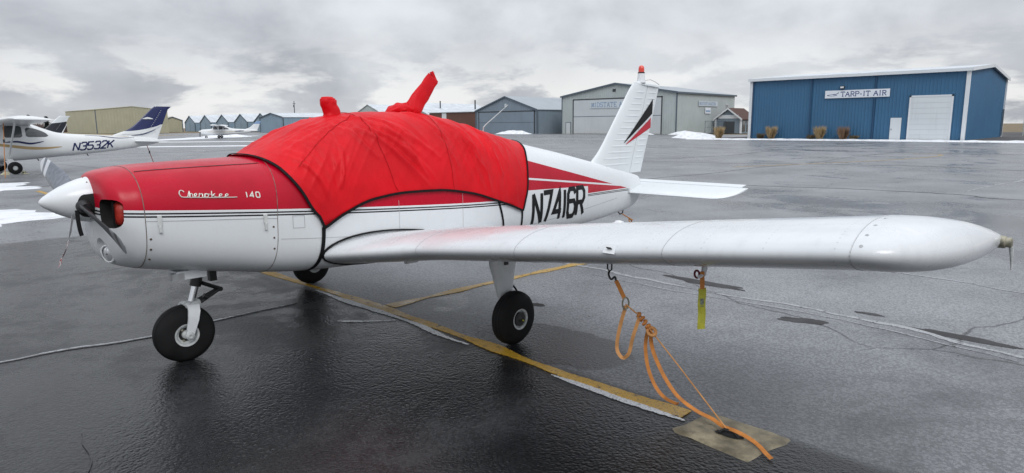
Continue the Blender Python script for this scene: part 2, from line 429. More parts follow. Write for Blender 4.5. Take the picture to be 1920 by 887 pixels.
M['seam'] = mat_cloth('red seam thread', (.50, .003, .009), .3)
M['webbing_black'] = simple('black webbing', (.008, .008, .009), .8, spec=.2, nscale=40, bscale=300)
M['rubber'] = simple('tyre rubber', (.010, .010, .0105), .75, nscale=9, namt=.35, bscale=60, bstr=.25, spec=.25)
M['alloy'] = simple('dull alloy', (.55, .56, .57), .38, metal=.9, nscale=20)
M['rimpaint'] = simple('pale grey wheel paint', (.52, .54, .54), .5, nscale=30, namt=.2)
M['chrome'] = simple('polished strut', (.75, .76, .78), .15, metal=1.0)
M['darkmetal'] = simple('black oily metal', (.02, .02, .021), .45, nscale=15, namt=.4)
M['blade_grey'] = simple('grey propeller blade', (.27, .285, .31), .38, metal=.25, nscale=12)
M['blade_blue'] = simple('pale blue propeller face', (.30, .40, .55), .38, nscale=8)
M['tipwhite'] = simple('white propeller tip', (.76, .78, .82), .4)
M['inside'] = simple('dark interior', (.008, .008, .008), .8)
M['plug'] = simple('red vinyl plug', (.36, .022, .012), .5, nscale=10, namt=.3, bscale=18, bstr=.5, bdist=.01)
M['orange_web'] = simple('orange webbing', (.62, .235, .055), .7, nscale=14, namt=.2, bscale=350, bstr=.35, bdist=.002)
M['orange_pale'] = simple('sun-bleached orange webbing', (.68, .33, .12), .7, nscale=14, namt=.2, bscale=350, bstr=.35, bdist=.002)
M['hiviz'] = simple('yellow high visibility vinyl', (.58, .56, .06), .5, nscale=20, namt=.12)
M['redlens'] = simple('red beacon glass', (.72, .035, .012), .12, coat=1.0)
M['brass'] = simple('weathered bronze fitting', (.33, .31, .24), .45, metal=.5, nscale=40, namt=.3)
M['concrete'] = simple('weathered concrete', (.26, .225, .155), .6, nscale=7, namt=.5, bscale=45, bstr=.8, bdist=.01)
M['letter_chrome'] = simple('silver lettering', (.72, .70, .64), .3, metal=.5)
M['hinge'] = simple('panel gap', (.05, .045, .042), .7)
M['seamrust'] = simple('stained panel gap', (.16, .13, .11), .7, nscale=25, namt=.5)
M['gap_tip'] = simple('faint tip joint', (.55, .56, .57), .6)
M['gap_soft'] = simple('soft panel gap', (.42, .43, .44), .7)
M['latch'] = simple('pale latch enamel', (.60, .61, .60), .4, nscale=30)
M['rust'] = simple('rusty fastener', (.10, .065, .045), .6)
m, nt, b = newmat('clear lamp glass'); b.inputs['Base Color'].default_value = (.8, .82, .85, 1); b.inputs['Metallic'].default_value = .7; b.inputs['Roughness'].default_value = .12; M['lamp'] = m
m, nt, b = newmat('dark cabin glass'); b.inputs['Base Color'].default_value = (.06, .065, .07, 1); b.inputs['Roughness'].default_value = .06; b.inputs['Coat Weight'].default_value = .6; M['glass'] = m

# ------------------------------------------------------------------ ground, apron, paint and cracks
mb = MB(); S = 1600
mb.add([(-S, -S, -.10), (S, -S, -.10), (S, S, -.10), (-S, S, -.10)], [(0, 1, 2, 3)])
tag(mb.build('ground', M['drygrass']), 'flat brown winter ground reaching the horizon', kind='structure')
mb = MB()
# the apron is cut into lanes so that the near field can carry more detail
poly = [(-140, -120), (69.5, -120), (69.5, 33), (103.5, 33), (103.5, 116), (108, 205), (58, 205), (58, 150), (-140, 150)]
mb.prism([(x, y, -.3) for x, y in poly], (0, 0, .3))
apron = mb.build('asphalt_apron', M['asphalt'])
tag(apron, 'wet grey asphalt apron with cracks and painted lines', kind='structure')

def path_on(pts, z, n=8, wob=.015):
    P = catmull([(a, b, z) for a, b in pts], n)
    return [Vector((p.x + mn.noise((p.x * 3.1, p.y * 3.1, 1.7)) * wob, p.y + mn.noise((p.x * 3.1, p.y * 3.1, 8.2)) * wob, z)) for p in P]
def marking(name, pts, wd, mat, z=.004, n=8, wob=.01, jit=.0, fade=False):
    P = path_on(pts, z - .002, n, wob); L = len(P)
    ws = [max(.003, wd * (1 + .9 * mn.noise((p.x * 2.3, p.y * 2.3, 4.4)) * (1 if jit else .1)) * (min(1, 4 * min(i, L - 1 - i) / L + .15) if fade else 1)) for i, p in enumerate(P)]
    mb = MB(); mb.ribbon(P, (0, 0, 1), ws, .0035, jit)
    return mb.build(name, mat, apron)
marking('painted_line', [(1.87, 9.0), (1.88, 5.0), (1.885, 1.98), (1.885, .54), (1.855, -.35), (1.80, -1.27), (1.745, -1.85), (1.70, -2.47), (1.70, -3.20)], .090, M['yellow'], jit=.004, n=30)
marking('painted_line', [(1.96, .09), (3.2, .07), (4.2, .01), (4.85, -.03)], .10, M['yellow'], jit=.004, n=24, z=.0045)
marking('painted_line', [(2.56, 17.1), (2.53, 15.4)], .12, M['yellow'], n=12)
marking('painted_line', [(24.0, 7.1), (26.9, 6.0), (29.4, 5.1), (32.0, 4.2), (34.6, 3.5), (37.8, 3.05), (40.2, 3.05), (41.6, 3.7), (41.0, 4.6)], .16, M['yellow_far'], n=10)
marking('sheen_streak', [(1.82, 1.2), (1.80, .89), (1.785, .25), (1.78, -.19), (1.765, -.56), (1.71, -.99), (1.70, -1.3)], .060, M['sheen'], n=40, jit=.006, fade=True, z=.005)  # these streaks draw the water's sheen along the line as pale bands
marking('sheen_streak', [(1.645, -2.2), (1.635, -2.51), (1.625, -2.78), (1.615, -3.24)], .042, M['sheen'], n=40, jit=.005, fade=True, z=.005)
marking('sheen_streak', [(1.35, .03), (1.45, -.09), (1.55, -.19), (1.72, -.33)], .035, M['sheen'], n=14, jit=.008, fade=True)
for pts, wd, mt in (
    ([(-3.5, 1.0), (-.92, .93), (-.5, .9), (.04, .78), (.6, .84), (.94, .85), (1.42, .85)], .010, 'tar'),
    ([(-3.5, 1.03), (-.92, .96), (-.5, .93), (.04, .81), (.6, .87), (.94, .88), (1.42, .88)], .022, 'silt'),
    ([(4.72, 1.6), (4.66, -.14), (4.52, -1.73), (4.56, -2.7), (4.48, -3.71), (4.25, -4.6), (4.2, -7)], .045, 'silt'),
    ([(4.38, -.5), (4.33, -1.6), (4.40, -2.7), (4.30, -3.7), (4.12, -4.5)], .014, 'silt'),
    ([(6.2, .4), (6.32, -1.69), (6.75, -2.6), (6.8, -3.47), (6.6, -4.4), (6.5, -7)], .035, 'silt'),
    ([(12, 6.6), (17.4, 6.42), (20.3, 6.1), (24.2, 6.2), (28.3, 5.7), (34.9, 6.0), (50, 5.8)], .045, 'tar'),
    ([(25.5, 20), (25.8, 12.7), (26.3, 8.8), (28.1, 4.7), (29.0, 1.1), (28.2, -1.8), (28.4, -9)], .08, 'tar'),
    ([(16.2, 9), (16.5, 3.15), (17.15, .66), (17.3, -1.8), (16.8, -2.9), (17, -8)], .05, 'tar'),
    ([(17.6, -1.77), (19.3, -1.85), (21.0, -2.05), (23.5, -2.36), (30, -2.3)], .05, 'silt'),
    ([(27.8, 12.7), (34.3, 11.9), (39.9, 12.4), (43.1, 10.3), (47, 10.6)], .09, 'tar'),
    ([(43.1, 26), (43.0, 18), (43.3, 10), (42.8, 2), (43.2, -9)], .08, 'tar'),
    ([(52, 24), (51.5, 14), (52.3, 7), (51.9, -4)], .09, 'tar'),
    ([(12.5, 26), (12.2, 18), (12.8, 12), (12.4, 7.2)], .05, 'tar'),
    ([(6.5, 34), (7.2, 22), (6.9, 14), (7.4, 8)], .05, 'tar'),
    ([(2.2, 19.0), (5, 18.6), (9, 18.9), (15, 18.4)], .05, 'tar'),
    ([(5.5, 45), (12, 44.2), (21, 44.6), (35, 44)], .09, 'tar'),
    ([(19.5, 60), (19.2, 40), (19.8, 25)], .07, 'silt'),
    ([(-1.2, -1.9), (-.96, -1.37), (-.88, -1.15), (-.85, -.95), (-.83, -.8)], .005, 'tar'),
):
    marking('crack', pts, wd, M[mt], n=14, wob=.05 if wd > .03 else .03, jit=wd * .3, fade=True, z=.0035 if mt == 'tar' else .003)
def blob(name, cx, cy, rx, ry, rz, mat, z0, h=0.0, parent=None, nr=6, na=36, rough=.25, seed=0, flat=False):
    """an irregular low mound or flat patch with ragged outline"""
    mb = MB(); rows = []; c_, s_ = math.cos(rz), math.sin(rz)
    for i in range(nr + 1):
        f = i / nr; ring = []
        for k in range(na):
            a = 2 * math.pi * k / na; rr = 1 + rough * (mn.noise((math.cos(a) * 1.6 + seed, math.sin(a) * 1.6, seed * 3.3)) * 1.4 + .5 * mn.noise((math.cos(a) * 6 + seed, math.sin(a) * 6, 2)))
            u, v = math.cos(a) * rx * rr * f, math.sin(a) * ry * rr * f
            hh = 0 if flat else h * (1 - f ** 1.6) * (1 + .45 * mn.noise((u * 1.7 / max(rx, .3) * 2 + seed, v * 2 / max(ry, .3), 5))) 
            ring.append((cx + u * c_ - v * s_, cy + u * s_ + v * c_, z0 + hh))
        rows.append(ring)
    mb.grid(rows, cv=True)
    return mb.build(name, mat, parent, smooth=60)
for i, (cx, cy, rx, ry, a) in enumerate(((4.87, -1.66, .10, .42, -.05), (4.13, -2.99, .09, .2, .35), (4.52, -4.07, .07, .40, -.05), (4.75, -3.35, .04, .12, 0), (2.95, -.9, .06, .10, .5))):  # first oval paints the tailplane's dark reflection; the others are damp asphalt
    blob('dark_patch', cx, cy, rx, ry, a, M['patch'], .0025, parent=apron, flat=True, seed=i * 3.1, rough=.35)

# snow
def snow(cx, cy, rx, ry, a, h, label, seed, group=None, z0=-.01):
    o = blob('snow_patch', cx, cy, rx, ry, a, M['snow'], z0, h, seed=seed, nr=10, na=64, rough=.35)
    return tag(o, label, 'snow', group)
snow(.5, 19.6, 2.9, 3.0, .2, .05, 'thin snow strip beside the wheel of the parked high-wing airplane', 1.2)
snow(-.3, 11.3, 2.0, 2.3, .1, .05, 'melting snow sheet on the tarmac left of the white spinner', 4.7)
snow(33, 76, 2.2, 24, .85, .03, 'long snow strip crossing the apron behind the dark blue tail', 2.9)
snow(24.5, 57, 1.6, 14, .9, .05, 'narrow snow streak on the apron right of the dark blue tail', 7.1)
snow(47, 112, 4, 22, -.7, .05, 'wide snow field behind the distant blue and white airplane', 5.5, z0=.0)
snow(52, 118, 2.4, 4.5, .6, .55, 'ploughed snow heap behind the distant blue and white airplane', 9.3)
snow(78, 38.3, 2.0, 3.0, .2, .75, 'big ploughed snow heap left of the blue building', 3.3)
snow(74, 34.5, 1.0, 3.0, .2, .22, 'low snow ridge between the heap and the tan grass clump', 8.3)
snow(101.5, 52.5, 1.3, 3.2, .1, .6, 'snow heap in front of the chain-link fence', 6.1)
snow(97.5, 88.5, 1.6, 4.0, .1, .75, 'ploughed snow heap in front of the grey gabled hangar', 11.7)
snow(100.2, 60.5, .7, 2.2, 0, .5, 'small snow lump at the corner of the sage hangar', 13.1)
# raised verge with snow edge in front of the blue building
mb = MB(); mb.prism([(69.6, -120, -.3), (140, -120, -.3), (140, 33, -.3), (69.6, 33, -.3)], (0, 0, .40))
tag(mb.build('verge', simple('gravel verge', (.07, .068, .068), .8, nscale=2, namt=.3, bscale=20, bstr=.6, bdist=.02)), 'low gravel verge around the blue building', kind='structure')
mb = MB(); rows = []
for i in range(161):
    y = 34.5 - i * .5; n = mn.noise((y * .35, 3.1, 0)); n2 = mn.noise((y * 1.3, 7.7, 0)); wide = max(.15, min(1.0, (24 - y) / 10))
    rows.append([(69.35 - .25 * n2, y, .0), (69.6, y, .12 + .05 * n), (69.9 + .5 * wide, y, .15 + .06 * n2), (70.2 + 1.4 * wide + .3 * n, y, .105)])
mb.grid(rows); tag(mb.build('snow_edge', M['snow'], smooth=60), 'snow band along the apron edge below the blue building', 'snow')
# dry grass strip left of the apron, snow-dusted land in the distance
mb = MB(); mb.prism([(-200, 150.2, -.3), (57.8, 150.2, -.3), (57.8, 420, -.3), (-200, 420, -.3)], (0, 0, .28))
tag(mb.build('field', simple('pale dry grass field', (.27, .22, .135), .9, nscale=.15, namt=.3)), 'pale dry grass field beyond the apron', kind='structure')

# ------------------------------------------------------------------ buildings
def siding(name, col, rough=.45, amt=.05):
    m, nt, b = newmat(name)
    co, x, y, z = coords(nt)
    n = noise(nt, co, .35, 5).map(.3, .7); s = noise(nt, mapping(nt, co, (3, 3, .25)), 1.5, 4).map(.45, .8)
    nt.links.new(mixc(nt, n * .5 + s * .5, [c * (1 + amt) for c in col], [c * (1 - 3 * amt) for c in col]), b.inputs['Base Color'])
    b.inputs['Roughness'].default_value = rough
    return m
B = {
 'blue': siding('blue steel siding', (.040, .135, .255)), 'sage': siding('sage grey siding', (.43, .475, .475)), 'door': siding('pale door panel', (.56, .60, .62), .4, .03), 'whitedoor': siding('white door panel', (.66, .70, .73), .4, .03), 'faint': simple('faint joint', (.50, .53, .55), .5),
 'bluegrey': siding('blue grey siding', (.20, .25, .30)), 'brown': siding('brown siding', (.13, .058, .042)), 'tan': siding('tan siding', (.40, .385, .28)),
 'lightblue': siding('light blue siding', (.24, .33, .41)), 'trim': simple('white trim', (.70, .73, .76), .4), 'dark': simple('dark trim', (.04, .045, .05), .5), 'slate': simple('slate blue trim', (.09, .12, .15), .5),
 'roofgrey': siding('grey metal roof', (.33, .37, .40), .4), 'roofsnow': simple('snow dusted roof', (.56, .60, .64), .6, nscale=.5, namt=.12), 'roofbrown': siding('brown shingles', (.075, .035, .027), .8),
 'signwhite': simple('white sign board', (.74, .78, .84), .5), 'signblue': simple('blue sign letters', (.045, .07, .22), .5), 'signlight': simple('pale blue sign letters', (.27, .37, .52), .5),
}
def wall_ribbed(mb, a, b, z0, ztop, n_out, pitch=.30, depth=.035):
    """corrugated sheet from a to b (xy), ztop: function of the fraction along the wall"""
    a = Vector((*a, 0)); b = Vector((*b, 0)); L = (b - a).length; n = Vector((*n_out, 0)); k = max(2, int(L / pitch)); rows = []
    for i in range(k):
        for f, d in ((0, 0), (.55, 0), (.68, depth), (.87, depth)):
            t = (i + f) / k; p = a.lerp(b, t) + n * d; rows.append([(p.x, p.y, z0), (p.x, p.y, ztop(t))])
    p = b; rows.append([(p.x, p.y, z0), (p.x, p.y, ztop(1))]); mb.grid(rows)
def hangar(name, label, x0, x1, y0, y1, H, ridge, axis, wall, roof, trim=None, z0=0.0, over=.25, pitch=.3, group=None, peak=.5, roof_t=.16, sidewall=None):
    """gabled shed; local origin at the corner (x0,y0); axis: direction the ridge runs"""
    t = thing(name, label, 'building', (x0, y0, z0), group=group); X, Y = x1 - x0, y1 - y0
    flat = lambda f: H
    gab = lambda f: H + (ridge - H) * (f / peak if f < peak else (1 - f) / (1 - peak))
    gab2 = lambda f: H + (ridge - H) * (f / (1 - peak) if f < 1 - peak else (1 - f) / peak)
    sw = sidewall or wall
    for (a, b, n, fn, mt) in (((0, 0), (0, Y), (-1, 0), gab if axis == 'x' else flat, wall), ((X, 0), (X, Y), (1, 0), gab if axis == 'x' else flat, wall),
                          ((0, 0), (X, 0), (0, -1), gab2 if axis == 'y' else flat, sw), ((0, Y), (X, Y), (0, 1), gab2 if axis == 'y' else flat, sw)):
        mb = MB()
        if fn is not flat:
            # split at the peak so that the slope is exact
            pk = peak if axis == 'x' else 1 - peak
            A = Vector(a); Bv = Vector(b); Mv = A.lerp(Bv, pk)
            wall_ribbed(mb, A, Mv, 0, lambda f: H + (ridge - H) * f, n, pitch); wall_ribbed(mb, Mv, Bv, 0, lambda f: ridge - (ridge - H) * f, n, pitch)
        else: wall_ribbed(mb, a, b, 0, fn, n, pitch)
        mb.build('wall', mt, t)
    for side in (0, 1):
        mb = MB()
        if axis == 'x':
            ym = Y * peak; ye = -over if side == 0 else Y + over; ze = H - (ridge - H) * over / (ym if side == 0 else Y - ym)
            P = [(-over, ye, ze + .02), (X + over, ye, ze + .02), (X + over, ym, ridge + .02), (-over, ym, ridge + .02)]
        else:
            xm = X * (1 - peak); xe = -over if side == 0 else X + over; ze = H - (ridge - H) * over / (xm if side == 0 else X - xm)
            P = [(xe, -over, ze + .02), (xe, Y + over, ze + .02), (xm, Y + over, ridge + .02), (xm, -over, ridge + .02)]
        mb.prism(P, (0, 0, roof_t)); rf = mb.build('roof', roof, t)
    if trim:
        for (cx, cy) in ((0, 0), (0, Y), (X, 0), (X, Y)):
            mb = MB(); mb.box((cx, cy, H / 2 - .02), (.30, .30, H - .04)); mb.build('corner_trim', trim, t)
        mb = MB()
        if axis == 'x':
            for ya, za, yb, zb in ((-over, H - (ridge - H) * over / (Y * peak), Y * peak, ridge), (Y * peak, ridge, Y + over, H - (ridge - H) * over / (Y * (1 - peak)))):
                mb.prism([(-over - .06, ya, za - .12), (-over - .06, yb, zb - .12), (-over - .06, yb, zb + roof_t + .04), (-over - .06, ya, za + roof_t + .04)], (.055, 0, 0))
        else:
            for xa, za, xb, zb in ((-over, H - (ridge - H) * over / (X * (1 - peak)), X * (1 - peak), ridge), (X * (1 - peak), ridge, X + over, H - (ridge - H) * over / (X * peak))):
                mb.prism([(xa, -over - .06, za - .12), (xb, -over - .06, zb - .12), (xb, -over - .06, zb + roof_t + .04), (xa, -over - .06, za + roof_t + .04)], (0, .055, 0))
            mb.box((-over - .03, Y / 2, H - .02), (.12, Y + 2 * over, .26))
        mb.build('fascia', trim, t)
    return t, X, Y
def panel_x(t, name, mat, y0, y1, z0, z1, x=-.075, th=.05):
    """a flat panel proud of the wall that faces -x"""
    mb = MB(); mb.box2((x, y0, z0), (x + th, y1, z1)); return mb.build(name, mat, t)
def panel_y(t, name, mat, x0, x1, z0, z1, y=-.075, th=.05):
    mb = MB(); mb.box2((x0, y, z0), (x1, y + th, z1)); return mb.build(name, mat, t)

# blue building
bb, X, Y = hangar('steel_building', 'blue ribbed steel building with white trim and white roll-up door', 72.0, 93.0, 7.65, 28.0, 6.4, 7.30, 'y', B['blue'], B['roofsnow'], B['trim'], z0=.10, over=.3)
d = panel_x(bb, 'roll_up_door', B['whitedoor'], 1.15, 4.45, 0, 4.05, -.10, .08)
for i in range(1, 8):
    mb = MB(); mb.box2((-.108, 1.2, i * .5 - .012), (-.10, 4.4, i * .5 + .012)); mb.build('slat_joint', B['faint'], d)
for a, b_, c, e in ((1.0, 1.15, 0, 4.2), (4.45, 4.6, 0, 4.2), (1.0, 4.6, 4.05, 4.2)): panel_x(bb, 'door_frame', B['trim'], a, b_, c, e, -.125, .1)
d = panel_x(bb, 'door', B['whitedoor'], 5.15, 6.1, 0, 2.12, -.10, .07); mb = MB(); mb.box((-.13, 5.97, 1.0), (.06, .05, .12)); mb.build('handle', B['dark'], d)
for yy in (7.6, 13.75, 20.0):
    mb = MB(); mb.box2((-.14, yy, .02), (-.04, yy + .12, 6.2)); mb.build('downspout', simple('dark blue pipe', (.02, .07, .15), .4), bb)
mb = MB(); mb.box((-.16, 10.75, 5.25), (.25, .42, .26)); lf = mb.build('wall_lamp', B['dark'], bb)
mb = MB(); mb.box((-.292, 10.75, 5.24), (.01, .32, .16)); mb.build('lamp_lens', B['trim'], lf)
mb = MB(); mb.box((6.9 + 13.4, -.16, 1.6), (.3, .1, 3.0)); mb.build('conduit', B['slate'], bb)
def wall_sign(name, label, x, ya, yb, z0, z1, mat):
    """board on a wall facing -x, between y=ya (left in view) and y=yb"""
    t = thing(name, label, 'sign', (x, (ya + yb) / 2, z0)); h = abs(ya - yb)
    mb = MB(); mb.box2((-.05, -h / 2, 0), (0, h / 2, z1 - z0)); mb.build('board', mat, t)
    return t, h
sg, h = wall_sign('sign', 'long white sign reading TARP-IT AIR on the blue wall', 71.90, 20.05, 14.0, 4.28, 5.05, B['signwhite'])
sx = lambda u, v: (-.055, h / 2 - u, v)
text('TArP-IT AIr', 1.55, .16, .36, .44, .075, .075, sx, B['signblue'], sg, widths={'I': .6, '-': .6, 'A': 1.12})
mb = MB(); stroke_poly(mb, [(.25, .30), (.5, .33), (.8, .36), (1.05, .40), (1.3, .46)], .05, sx); stroke_poly(mb, [(.75, .35), (1.0, .30), (1.15, .33)], .06, sx)
stroke_poly(mb, [(.3, .22), (.55, .19), (.9, .21), (1.2, .27)], .022, sx); stroke_poly(mb, [(1.2, .42), (1.32, .58)], .05, sx); stroke_poly(mb, [(.2, .28), (.42, .30)], .07, sx); mb.build('airplane_emblem', B['signblue'], sg)

# large sage hangar
mh, X, Y = hangar('large_hangar', 'large sage grey hangar with a low gable and a wide hangar door', 105.0, 127.5, 56.3, 82.3, 7.3, 9.35, 'x', B['sage'], B['roofgrey'], None, over=.3, pitch=.5)
for a, c in (((-.36, 0, 0), 0),):
    mb = MB()
    for ya, za, yb, zb in ((-.3, 7.25, 13, 9.35), (13, 9.35, 26.3, 7.25)): mb.prism([(-.36, ya, za - .1), (-.36, yb, zb - .1), (-.36, yb, zb + .2), (-.36, ya, za + .2)], (.055, 0, 0))
    mb.box((11.2, -.33, 7.25), (23.1, .06, .3)); mb.build('fascia', B['slate'], mh)
d = panel_x(mh, 'hangar_door', B['door'], 3.0, 23.0, .05, 6.55, -.10, .08)
for z in (3.35,): mb = MB(); mb.box2((-.115, 3.0, z - .05), (-.10, 23, z + .05)); mb.build('door_joint', B['slate'], d)
for a, b_, c, e in ((2.85, 3.05, 0, 6.75), (22.95, 23.15, 0, 6.75), (2.85, 23.15, 6.55, 6.75)): panel_x(mh, 'door_frame', B['dark'], a, b_, c, e, -.14, .10)
panel_x(mh, 'door', B['door'], 23.8, 24.9, 0, 2.2); 
for a, b_, c, e in ((23.7, 23.8, 0, 2.3), (24.9, 25.0, 0, 2.3), (23.7, 25.0, 2.2, 2.3)): panel_x(mh, 'door_frame', B['slate'], a, b_, c, e, -.09, .06)
panel_x(mh, 'gable_vent', B['dark'], 13.0, 13.7, 7.9, 8.4); 
for yy in (0.0, 26.0): mb = MB(); mb.box2((-.1, yy - .1, 0), (.06, yy + .1, 7.25)); mb.build('corner_trim', B['slate'], mh)
wn = panel_y(mh, 'window', B['trim'], 18.6, 19.7, 4.4, 5.6, -.09, .06)
for k_ in (0, 1): mb = MB(); mb.box2((18.68 + k_ * .52, -.1, 4.5), (19.1 + k_ * .52, -.092, 5.5)); mb.build('pane', M['glass'], wn)
sg, h = wall_sign('sign', 'pale sign board reading MIDSTATE AVIATION above the wide hangar door', 104.84, 75.1, 61.5, 4.9, 6.2, siding('pale sign board', (.58, .64, .68)))
sx2 = lambda u, v: (-.055, h / 2 - u, v)
text('MIDSTATE AVIATIOn', .35, .25, .60, .8, .19, .15, sx2, B['signlight'], sg, widths={'I': .5})
t = thing('sign', 'pale sign reading MIDSTATE AVIATION on the sage side wall', 'sign', (112.6, 56.18, 5.05))
mb = MB(); mb.box2((0, -.05, 0), (7.4, 0, .95)); mb.build('board', siding('pale wall sign', (.55, .61, .66)), t)
text('MIDSTATE AVIATIOn', .3, .22, .33, .52, .085, .10, lambda u, v: (u, -.055, v), B['signlight'], t, widths={'I': .5})
t = thing('sign', 'small white and blue plaque below the side wall lettering', 'sign', (115.2, 56.18, 3.7))
mb = MB(); mb.box2((0, -.05, 0), (2.1, 0, 1.1)); mb.build('board', B['signwhite'], t)
mb = MB(); mb.box2((.15, -.058, .28), (1.95, -.05, .62)); mb.build('blue_band', B['signlight'], t)

# entrance hut
t, X, Y = hangar('entrance_hut', 'small hut with brown shingle roof beside the blue building', 118.5, 124.5, 50.6, 55.6, 2.75, 4.55, 'x', B['bluegrey'], B['roofbrown'], B['trim'], over=.4, pitch=.4, sidewall=B['bluegrey'])
for i in range(3): panel_y(t, 'window', M['glass'], .6 + i * 1.8, 1.7 + i * 1.8, .3, 2.3)
panel_x(t, 'door', M['glass'], 1.2, 3.4, .1, 2.2); panel_x(t, 'gable_face', B['trim'], .5, 4.5, 2.75, 3.4)
# chain-link fence
fn = thing('chain_link_fence', 'grey chain-link fence in front of the sage side wall', 'fence', (110.5, 53.6, 0))
for i in range(6): mb = MB(); mb.tube([(i * 2.6, 0, 0), (i * 2.6, 0, 2.35)], .045, 8); mb.build('post', B['slate'], fn)
for z in (.1, 1.2, 2.3): mb = MB(); mb.tube([(0, 0, z), (13, 0, z)], .03, 6); mb.build('rail', B['slate'], fn)
mb = MB()
for i in range(-9, 52):
    for s_ in (1, -1):
        x_a = i * .25; a = (x_a, .05, .1); b_ = (x_a + 2.2, .05, 2.3)
        if s_ < 0: a, b_ = (x_a, .05, 2.3), (x_a + 2.2, .05, .1)
        if x_a < 0 or x_a + 2.2 > 13: continue
        mb.tube([a, b_], .008, 3, False)
mb.build('wire_mesh', B['slate'], fn)

# grey gabled hangar and others along the same row
gh, X, Y = hangar('gabled_hangar', 'blue-grey hangar with a steep gable and pale roof', 102.5, 126, 86.8, 105.0, 4.9, 7.75, 'x', B['bluegrey'], B['roofgrey'], B['slate'], over=.25, pitch=.5, roof_t=.12)
d = panel_x(gh, 'hangar_door', B['bluegrey'], .8, 17.2, .05, 4.55, -.10, .08)
mb = MB(); mb.box2((-.112, .8, 2.3), (-.10, 17.2, 2.4)); mb.build('door_joint', B['slate'], d)
for a, b_, c, e in ((.65, .85, 0, 4.75), (17.15, 17.35, 0, 4.75), (.65, 17.35, 4.55, 4.75)): panel_x(gh, 'door_frame', B['dark'], a, b_, c, e, -.14, .1)
panel_x(gh, 'gable_vent', B['door'], 8.7, 9.3, 5.6, 6.3)
t, X, Y = hangar('brown_hangar', 'low brown hangar with snowy roof and a white door', 110.5, 128, 112.0, 131, 5.0, 6.2, 'y', B['brown'], B['roofsnow'], None, over=.3, pitch=.5, sidewall=B['brown'])
panel_x(t, 'door', B['trim'], 12.3, 14.0, 2.2, 4.9); mb = MB(); mb.tube([(4, 6, 5.2), (4, 6, 8.0)], .18, 10); mb.build('flue', B['dark'], t)
panel_x(t, 'downspout', B['dark'], 18.4, 18.6, 0, 5.0)
t, X, Y = hangar('white_roofed_hangar', 'grey hangar with snowy gable roof just left of the tall red sleeve', 126.0, 150, 171.5, 190, 5.0, 8.6, 'x', B['sage'], B['roofsnow'], None, over=.3, pitch=.6)
t, X, Y = hangar('white_roofed_hangar', 'grey hangar with snowy gable roof behind the tall red sleeve', 124.0, 152, 148, 167, 5.0, 8.5, 'x', B['sage'], B['roofsnow'], None, over=.3, pitch=.6)
mb = MB(); mb.tube([(9, 5, 7), (9, 5, 9.2)], .18, 8); mb.build('flue', B['dark'], t)
t, X, Y = hangar('low_hangar', 'low blue-grey hangar right of the steep gabled sheds', 100.0, 122, 188, 203, 4.6, 5.9, 'x', B['lightblue'], B['roofsnow'], B['slate'], over=.25, pitch=.6)
panel_x(t, 'hangar_door', B['lightblue'], 1, 14, .05, 4.0, -.1, .08)
for i, lab in enumerate(('leftmost light blue gabled shed, nearest the small tan shed', 'second light blue gabled shed from the left', 'third light blue gabled shed from the left', 'fourth light blue gabled shed from the left', 'rightmost light blue gabled shed, beside the low hangar')):
    yb = 299 - i * 16.2
    t, X, Y = hangar('gabled_shed', lab, 113, 128, yb - 10.5, yb, 3.7, 6.5, 'x', B['lightblue'], B['roofsnow'], B['slate'], over=.2, pitch=.8, group='light blue gabled sheds')
    panel_x(t, 'hangar_door', B['lightblue'], 1.2, 9.3, .05, 3.4, -.1, .08); panel_x(t, 'door_joint', B['slate'], 5.15, 5.35, .05, 3.4, -.12, .02)
t, X, Y = hangar('tan_hangar', 'large windowless tan metal hangar behind the dark blue tail', 59.0, 79.5, 224, 256, 7.0, 8.1, 'y', B['tan'], B['tan'], None, over=.15, pitch=.8)
panel_y(t, 'corner_trim', B['slate'], .0, .25, 0, 7.0)
t, X, Y = hangar('tan_shed', 'small tan gabled shed between the tan hangar and blue sheds', 91, 98, 262, 268, 4.3, 5.6, 'y', B['tan'], B['tan'], B['slate'], over=.2, pitch=.8)
panel_y(t, 'door', B['tan'], 1, 5.6, .05, 3.6, -.12)
t, X, Y = hangar('red_building', 'dark red building with fence at the right edge behind the blue building', 106, 122, -6.5, 4.5, 4.0, 5.4, 'y', siding('dark red siding', (.14, .035, .028)), B['roofbrown'], None, over=.3)
f2 = thing('fence', 'short pale fence in front of the dark red building', 'fence', (98.5, -4, .1))
for i in range(7): mb = MB(); mb.tube([(0, i * 1.7, 0), (0, i * 1.7, 2.2)], .05, 6); mb.build('post', B['sage'], f2)
for z in (.2, 2.15): mb = MB(); mb.tube([(0, 0, z), (0, 10.2, z)], .035, 6); mb.build('rail', B['sage'], f2)

